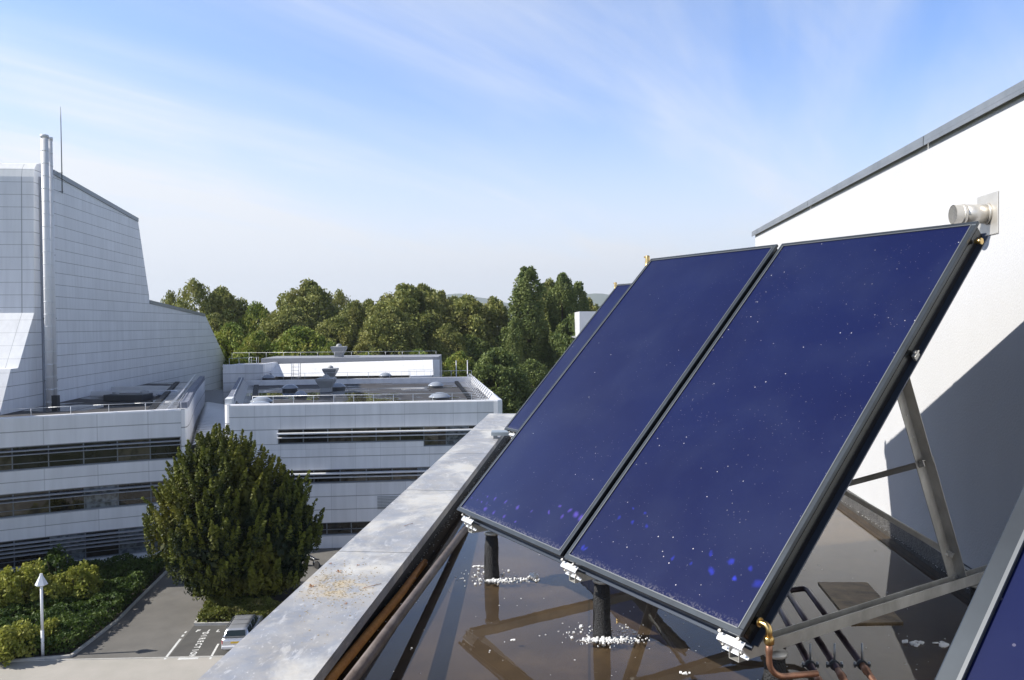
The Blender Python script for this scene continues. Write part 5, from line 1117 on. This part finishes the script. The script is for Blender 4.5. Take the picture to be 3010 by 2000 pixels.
o = cover('ivy_bank', [(-22.0, 55.6), (-20.6, 54.7), (-19.0, 55.0), (-19.5, 58.5), (-21.4, 58.8)], 4500, 0.9, 0.16, M['leaf_cover'], 0.3, kind=None); del o['kind']; tag(o, 'dark ivy growing at the foot of the conifer by the lane', 'ivy')
def shrub(u, v, H, R, label, mat='leaf_shrub', n=42, per=75, ls=0.17, group='yellow-green shrubs in the left planting bed', zb=0.0):
    p = G(u, v, 0.5); t = thing('shrub', label, 'shrub', (p.x, p.y, 0), group=group); pts, ti = [], []
    for i in range(n):
        a = RNG.uniform(0, 6.283); z = RNG.uniform(0.12, 1.0); rr = R * math.sqrt(RNG.uniform(0.05, 1)) * (0.55 + 0.9 * z if z < 0.5 else 1.0 - 0.85 * (z - 0.5))
        c = np.array([math.cos(a) * rr, math.sin(a) * rr, z * H]); q = RNG.normal(size=(per, 3)); q /= np.linalg.norm(q, axis=1)[:, None]; q *= (RNG.uniform(0.2, 1, per) ** 0.6)[:, None] * RNG.uniform(0.22, 0.5); q[:, 2] *= 1.35
        pts.append(c + q); ti.append(np.clip(RNG.uniform(0.1, 0.9) + RNG.normal(size=per) * 0.25, 0, 1))
    pts = np.concatenate(pts); leaf_mesh('foliage', pts, ls, M[mat], t, tint=np.concatenate(ti))
    b = MB()
    for i in range(6): a = i * 1.05; b.tube([(0, 0, 0), (math.cos(a) * R * 0.3, math.sin(a) * R * 0.3, H * 0.4), (math.cos(a) * R * 0.6, math.sin(a) * R * 0.6, H * 0.85)], [0.04, 0.03, 0.012], 5)
    b.build('stems', M['bark'], t)
shrub(242, 1762, 2.9, 1.35, 'tall yellow-green shrub right of the lamp post, nearest the lane', n=60)
shrub(152, 1778, 2.3, 1.15, 'yellow-green shrub directly behind the lamp head')
shrub(66, 1780, 3.1, 1.9, 'wide yellow-green shrub at the left edge by the office windows', n=75)
shrub(8, 1800, 2.4, 1.3, 'yellow-green shrub cut by the left edge of the view, upper')
shrub(30, 1915, 1.8, 1.5, 'olive green shrub at the left edge near the pavement', n=46)
shrub(150, 1880, 1.5, 0.6, 'small loose shrub just right of the lamp pole', n=18)
shrub(165, 1722, 3.0, 1.1, 'thin dark-leaved shrub close to the office windows', 'leaf_cover', n=26, group=None)
# ================================================================ TREES BEYOND
TG = 'trees of the park beyond the offices'
protos = {}
def tree(kind, u, vtop, Y, wpx, label, rz):
    """top of the crown seen at column u, row vtop; width in photo pixels at distance Y"""
    top = aty(u, vtop, Y); H = top.z; wid = wpx * Y / FPX
    spec = {'plane': (26, 8.5, 3.0, 'leaf_plane', 'round', 0.50, 210, 220), 'planeb': (26, 7.5, 3.0, 'leaf_plane', 'round', 0.48, 190, 220), 'green': (20, 8.0, 1.5, 'leaf_green', 'round', 0.50, 170, 150), 'dark': (20, 8.0, 1.0, 'leaf_dark', 'round', 0.55, 160, 150),
            'poplar': (34, 3.4, 1.0, 'leaf_poplar', 'poplar', 0.42, 260, 120), 'airy': (26, 8.0, 5.0, 'leaf_plane', 'round', 0.48, 120, 90)}[kind]
    h0, R0, z0, mt, shp, ls, nc, per = spec
    if kind not in protos:
        protos[kind] = make_tree('poplar_tree' if kind == 'poplar' else 'park_tree', label, 'poplar' if kind == 'poplar' else 'tree', h0, R0, z0, nc, per, M[mt], shp, ls, (1.5, 2.7) if shp == 'round' else (0.8, 1.35), TG, 0.5); t = protos[kind]
    else: t = copy_thing(protos[kind], label)
    full = h0 + (1.2 if shp == 'round' else 1.6); s = wid * (1.25 if shp == 'round' else 1.35) / (2 * (R0 + 1.3 if shp == 'round' else R0 + 0.7))
    t.location = (top.x, Y, 0); t.rotation_euler = (0, 0, rz); t.scale = (s, s, H / full); t['label'] = label; return t
X = lambda x: 400 + x / 1.6857
Yv = lambda y: 750 + y / 1.6857
L_ = [('airy', 285, 118, 188, 130, 'wispy-topped olive tree nearest the tower'), ('airy', 175, 178, 196, 90, 'thin feathery tree rising over the tower roof slope'),
 ('plane', 430, 165, 192, 160, 'broad tree with gaps showing sky, right of the wispy one'), ('green', 600, 236, 190, 110, 'small pointed green tree in the dip of the tree line'),
 ('plane', 850, 132, 196, 190, 'tall domed plane tree with the highest round crown'), ('airy', 1010, 172, 206, 90, 'reddish thin-topped tree right of the domed plane'),
 ('planeb', 1080, 228, 192, 120, 'brown-green plane tree behind the far vent'), ('planeb', 1150, 220, 202, 90, 'narrow plane crown left of the twin-topped plane'),
 ('plane', 1340, 152, 190, 230, 'widest plane tree with olive leaves, left crown of a twin top'), ('planeb', 1425, 146, 198, 130, 'rounded crown forming the right half of the twin top'),
 ('planeb', 1512, 178, 196, 90, 'small crown against the blue hill'), ('plane', 1650, 205, 194, 190, 'plane tree with bronze leaves under the hill'), ('planeb', 1575, 205, 204, 90, 'plane crown just right of the hill start'),
 ('planeb', 1775, 208, 200, 110, 'bronze plane crown touching the tall poplar'),
 ('plane', 1250, 265, 176, 180, 'lower rounded olive plane in front of the row'), ('plane', 1540, 345, 180, 110, 'pale lower branches of a plane tree above the far roof'),
 ('planeb', 1000, 300, 180, 150, 'shaded brown plane tree low in the middle'), ('planeb', 760, 250, 182, 170, 'dusky plane tree below the domed one'),
 ('plane', 2040, 128, 206, 130, 'olive tree between the two tall poplars'), ('planeb', 2235, 215, 200, 110, 'last dark tree right of the poplars'), ('planeb', 380, 290, 182, 130, 'shaded olive tree behind the tower step'),
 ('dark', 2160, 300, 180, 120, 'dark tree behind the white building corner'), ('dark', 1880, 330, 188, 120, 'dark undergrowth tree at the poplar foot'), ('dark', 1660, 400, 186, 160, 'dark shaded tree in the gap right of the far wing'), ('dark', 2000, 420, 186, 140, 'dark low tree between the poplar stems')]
for i, (k, x, y, D_, w, l) in enumerate(L_): tree(k, X(x), Yv(y), D_, w, l, i * 1.37 % 6.28)
for (x, y, D_, w, l) in ((1940, 42, 184, 84, 'tallest poplar, dark green column in the right half'), (2113, 74, 190, 66, 'second poplar with a pointed tip, right of the tallest'), (2192, 118, 193, 52, 'shorter poplar beside the white building corner'), (1880, 300, 180, 40, 'young poplar shoot at the left foot of the tallest')):
    tree('poplar', X(x), Yv(y), D_, w, l, x * 0.01)
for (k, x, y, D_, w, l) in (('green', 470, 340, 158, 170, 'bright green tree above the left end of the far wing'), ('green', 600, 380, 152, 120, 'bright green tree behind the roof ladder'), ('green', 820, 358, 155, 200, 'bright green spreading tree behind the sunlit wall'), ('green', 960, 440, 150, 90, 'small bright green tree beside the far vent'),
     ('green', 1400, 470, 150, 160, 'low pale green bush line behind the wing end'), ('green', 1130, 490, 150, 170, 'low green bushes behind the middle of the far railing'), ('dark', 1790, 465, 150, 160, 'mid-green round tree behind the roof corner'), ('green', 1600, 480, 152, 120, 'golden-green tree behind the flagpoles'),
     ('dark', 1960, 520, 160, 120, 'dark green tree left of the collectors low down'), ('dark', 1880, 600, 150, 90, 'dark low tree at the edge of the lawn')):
    tree(k, X(x), Yv(y), D_, w, l, x * 0.013)
# continue the park out of view on both sides with a far wooded belt
def belt():
    C = []; 
    for i in range(420):
        x = RNG.uniform(-330, 330); y = RNG.uniform(212, 240); h = 15 + 4 * math.sin(x * 0.09) + 2 * math.sin(x * 0.31); p = RNG.normal(size=(70, 3)); p /= np.linalg.norm(p, axis=1)[:, None]; C.append(np.array([x, y, RNG.uniform(2, h)]) + p * RNG.uniform(2, 4, 70)[:, None])
    o = leaf_mesh('far_wood', np.concatenate(C), 1.0, M['leaf_dark'], aspect=1.2); o['kind'] = 'stuff'
belt()
# bushes and bollards near the lawn
for (u, l) in ((1505, 'short white bollard beside the far road'),):
    p = G(u, 1196); t = thing('bollard', l, 'bollard', (p.x, p.y, 0)); b = MB(); b.tube([(0, 0, 0), (0, 0, 1.6)], 0.28, 10); b.build('post', M['clad_trim'], t); b = MB(); b.lathe((0, 0, 1.6), [(0.30, 0), (0.2, 0.12), (0, 0.16)], 10); b.build('cap', M['clad_trim'], t)
hd = cover('clipped_hedge', [(0, 166), (40, 167), (40, 171), (0, 170)], 5000, 1.6, 0.45, M['leaf_dark'], 0.1, kind=None); del hd['kind']; tag(hd, 'dark clipped hedge between car park and far road', 'hedge')
# ================================================================ HILLS AND AIR
def hills(name, Y, ref, col, amp):
    b = MB(); n = 220; rows = []
    xs = [ -7000 + 14000 * i / n for i in range(n + 1)]
    for x in xs:
        u = CX + FPX * x / Y; hz_ = 0
        for (uc, w, v) in ref: hz_ = max(hz_, (hor(uc) - v) * math.exp(-((u - uc) / w) ** 2))
        hz_ += 6 * amp * (math.sin(x * 0.004) + math.sin(x * 0.0093 + 1) * 0.6 + math.sin(x * 0.023) * 0.25)
        rows.append(ZC + max(5, hz_) * Y / FPX)
    for i in range(n):
        for (y0, f0), (y1, f1) in (((-900, 0.0), (-450, 0.55)), ((-450, 0.55), (0, 1.0)), ((0, 1.0), (900, 0.2))):
            k0 = 1 + 0.06 * math.sin(i * 1.1); P_ = [(xs[i], Y + y0, rows[i] * f0), (xs[i + 1], Y + y0, rows[i + 1] * f0), (xs[i + 1], Y + y1, rows[i + 1] * f1), (xs[i], Y + y1, rows[i] * f1)]; b.face(P_, sm=True)
    return b.build(name, P(name + '_forest', col, 0.95, noise=(col[0] * 1.6, col[1] * 1.5, col[2] * 1.4), ns=0.004), kind='structure')
hills('hills', 7600, [(1360, 210, 861), (1840, 420, 860), (700, 160, 908), (300, 500, 925), (2300, 700, 880)], (0.05, 0.075, 0.04), 0.9)
hz_m = bpy.data.materials.new('haze_air'); hz_m.use_nodes = True; t = hz_m.node_tree; t.nodes.clear(); o_ = N(t, 'ShaderNodeOutputMaterial'); v_ = N(t, 'ShaderNodeVolumePrincipled'); v_.inputs['Color'].default_value = (0.88, 0.94, 1.0, 1); v_.inputs['Density'].default_value = 0.00010; v_.inputs['Anisotropy'].default_value = 0.2; t.links.new(v_.outputs[0], o_.inputs['Volume'])
b = MB(); b.box((0, 3950, 299), (19200, 13000, 600.0)); b.build('haze', hz_m, kind='stuff')
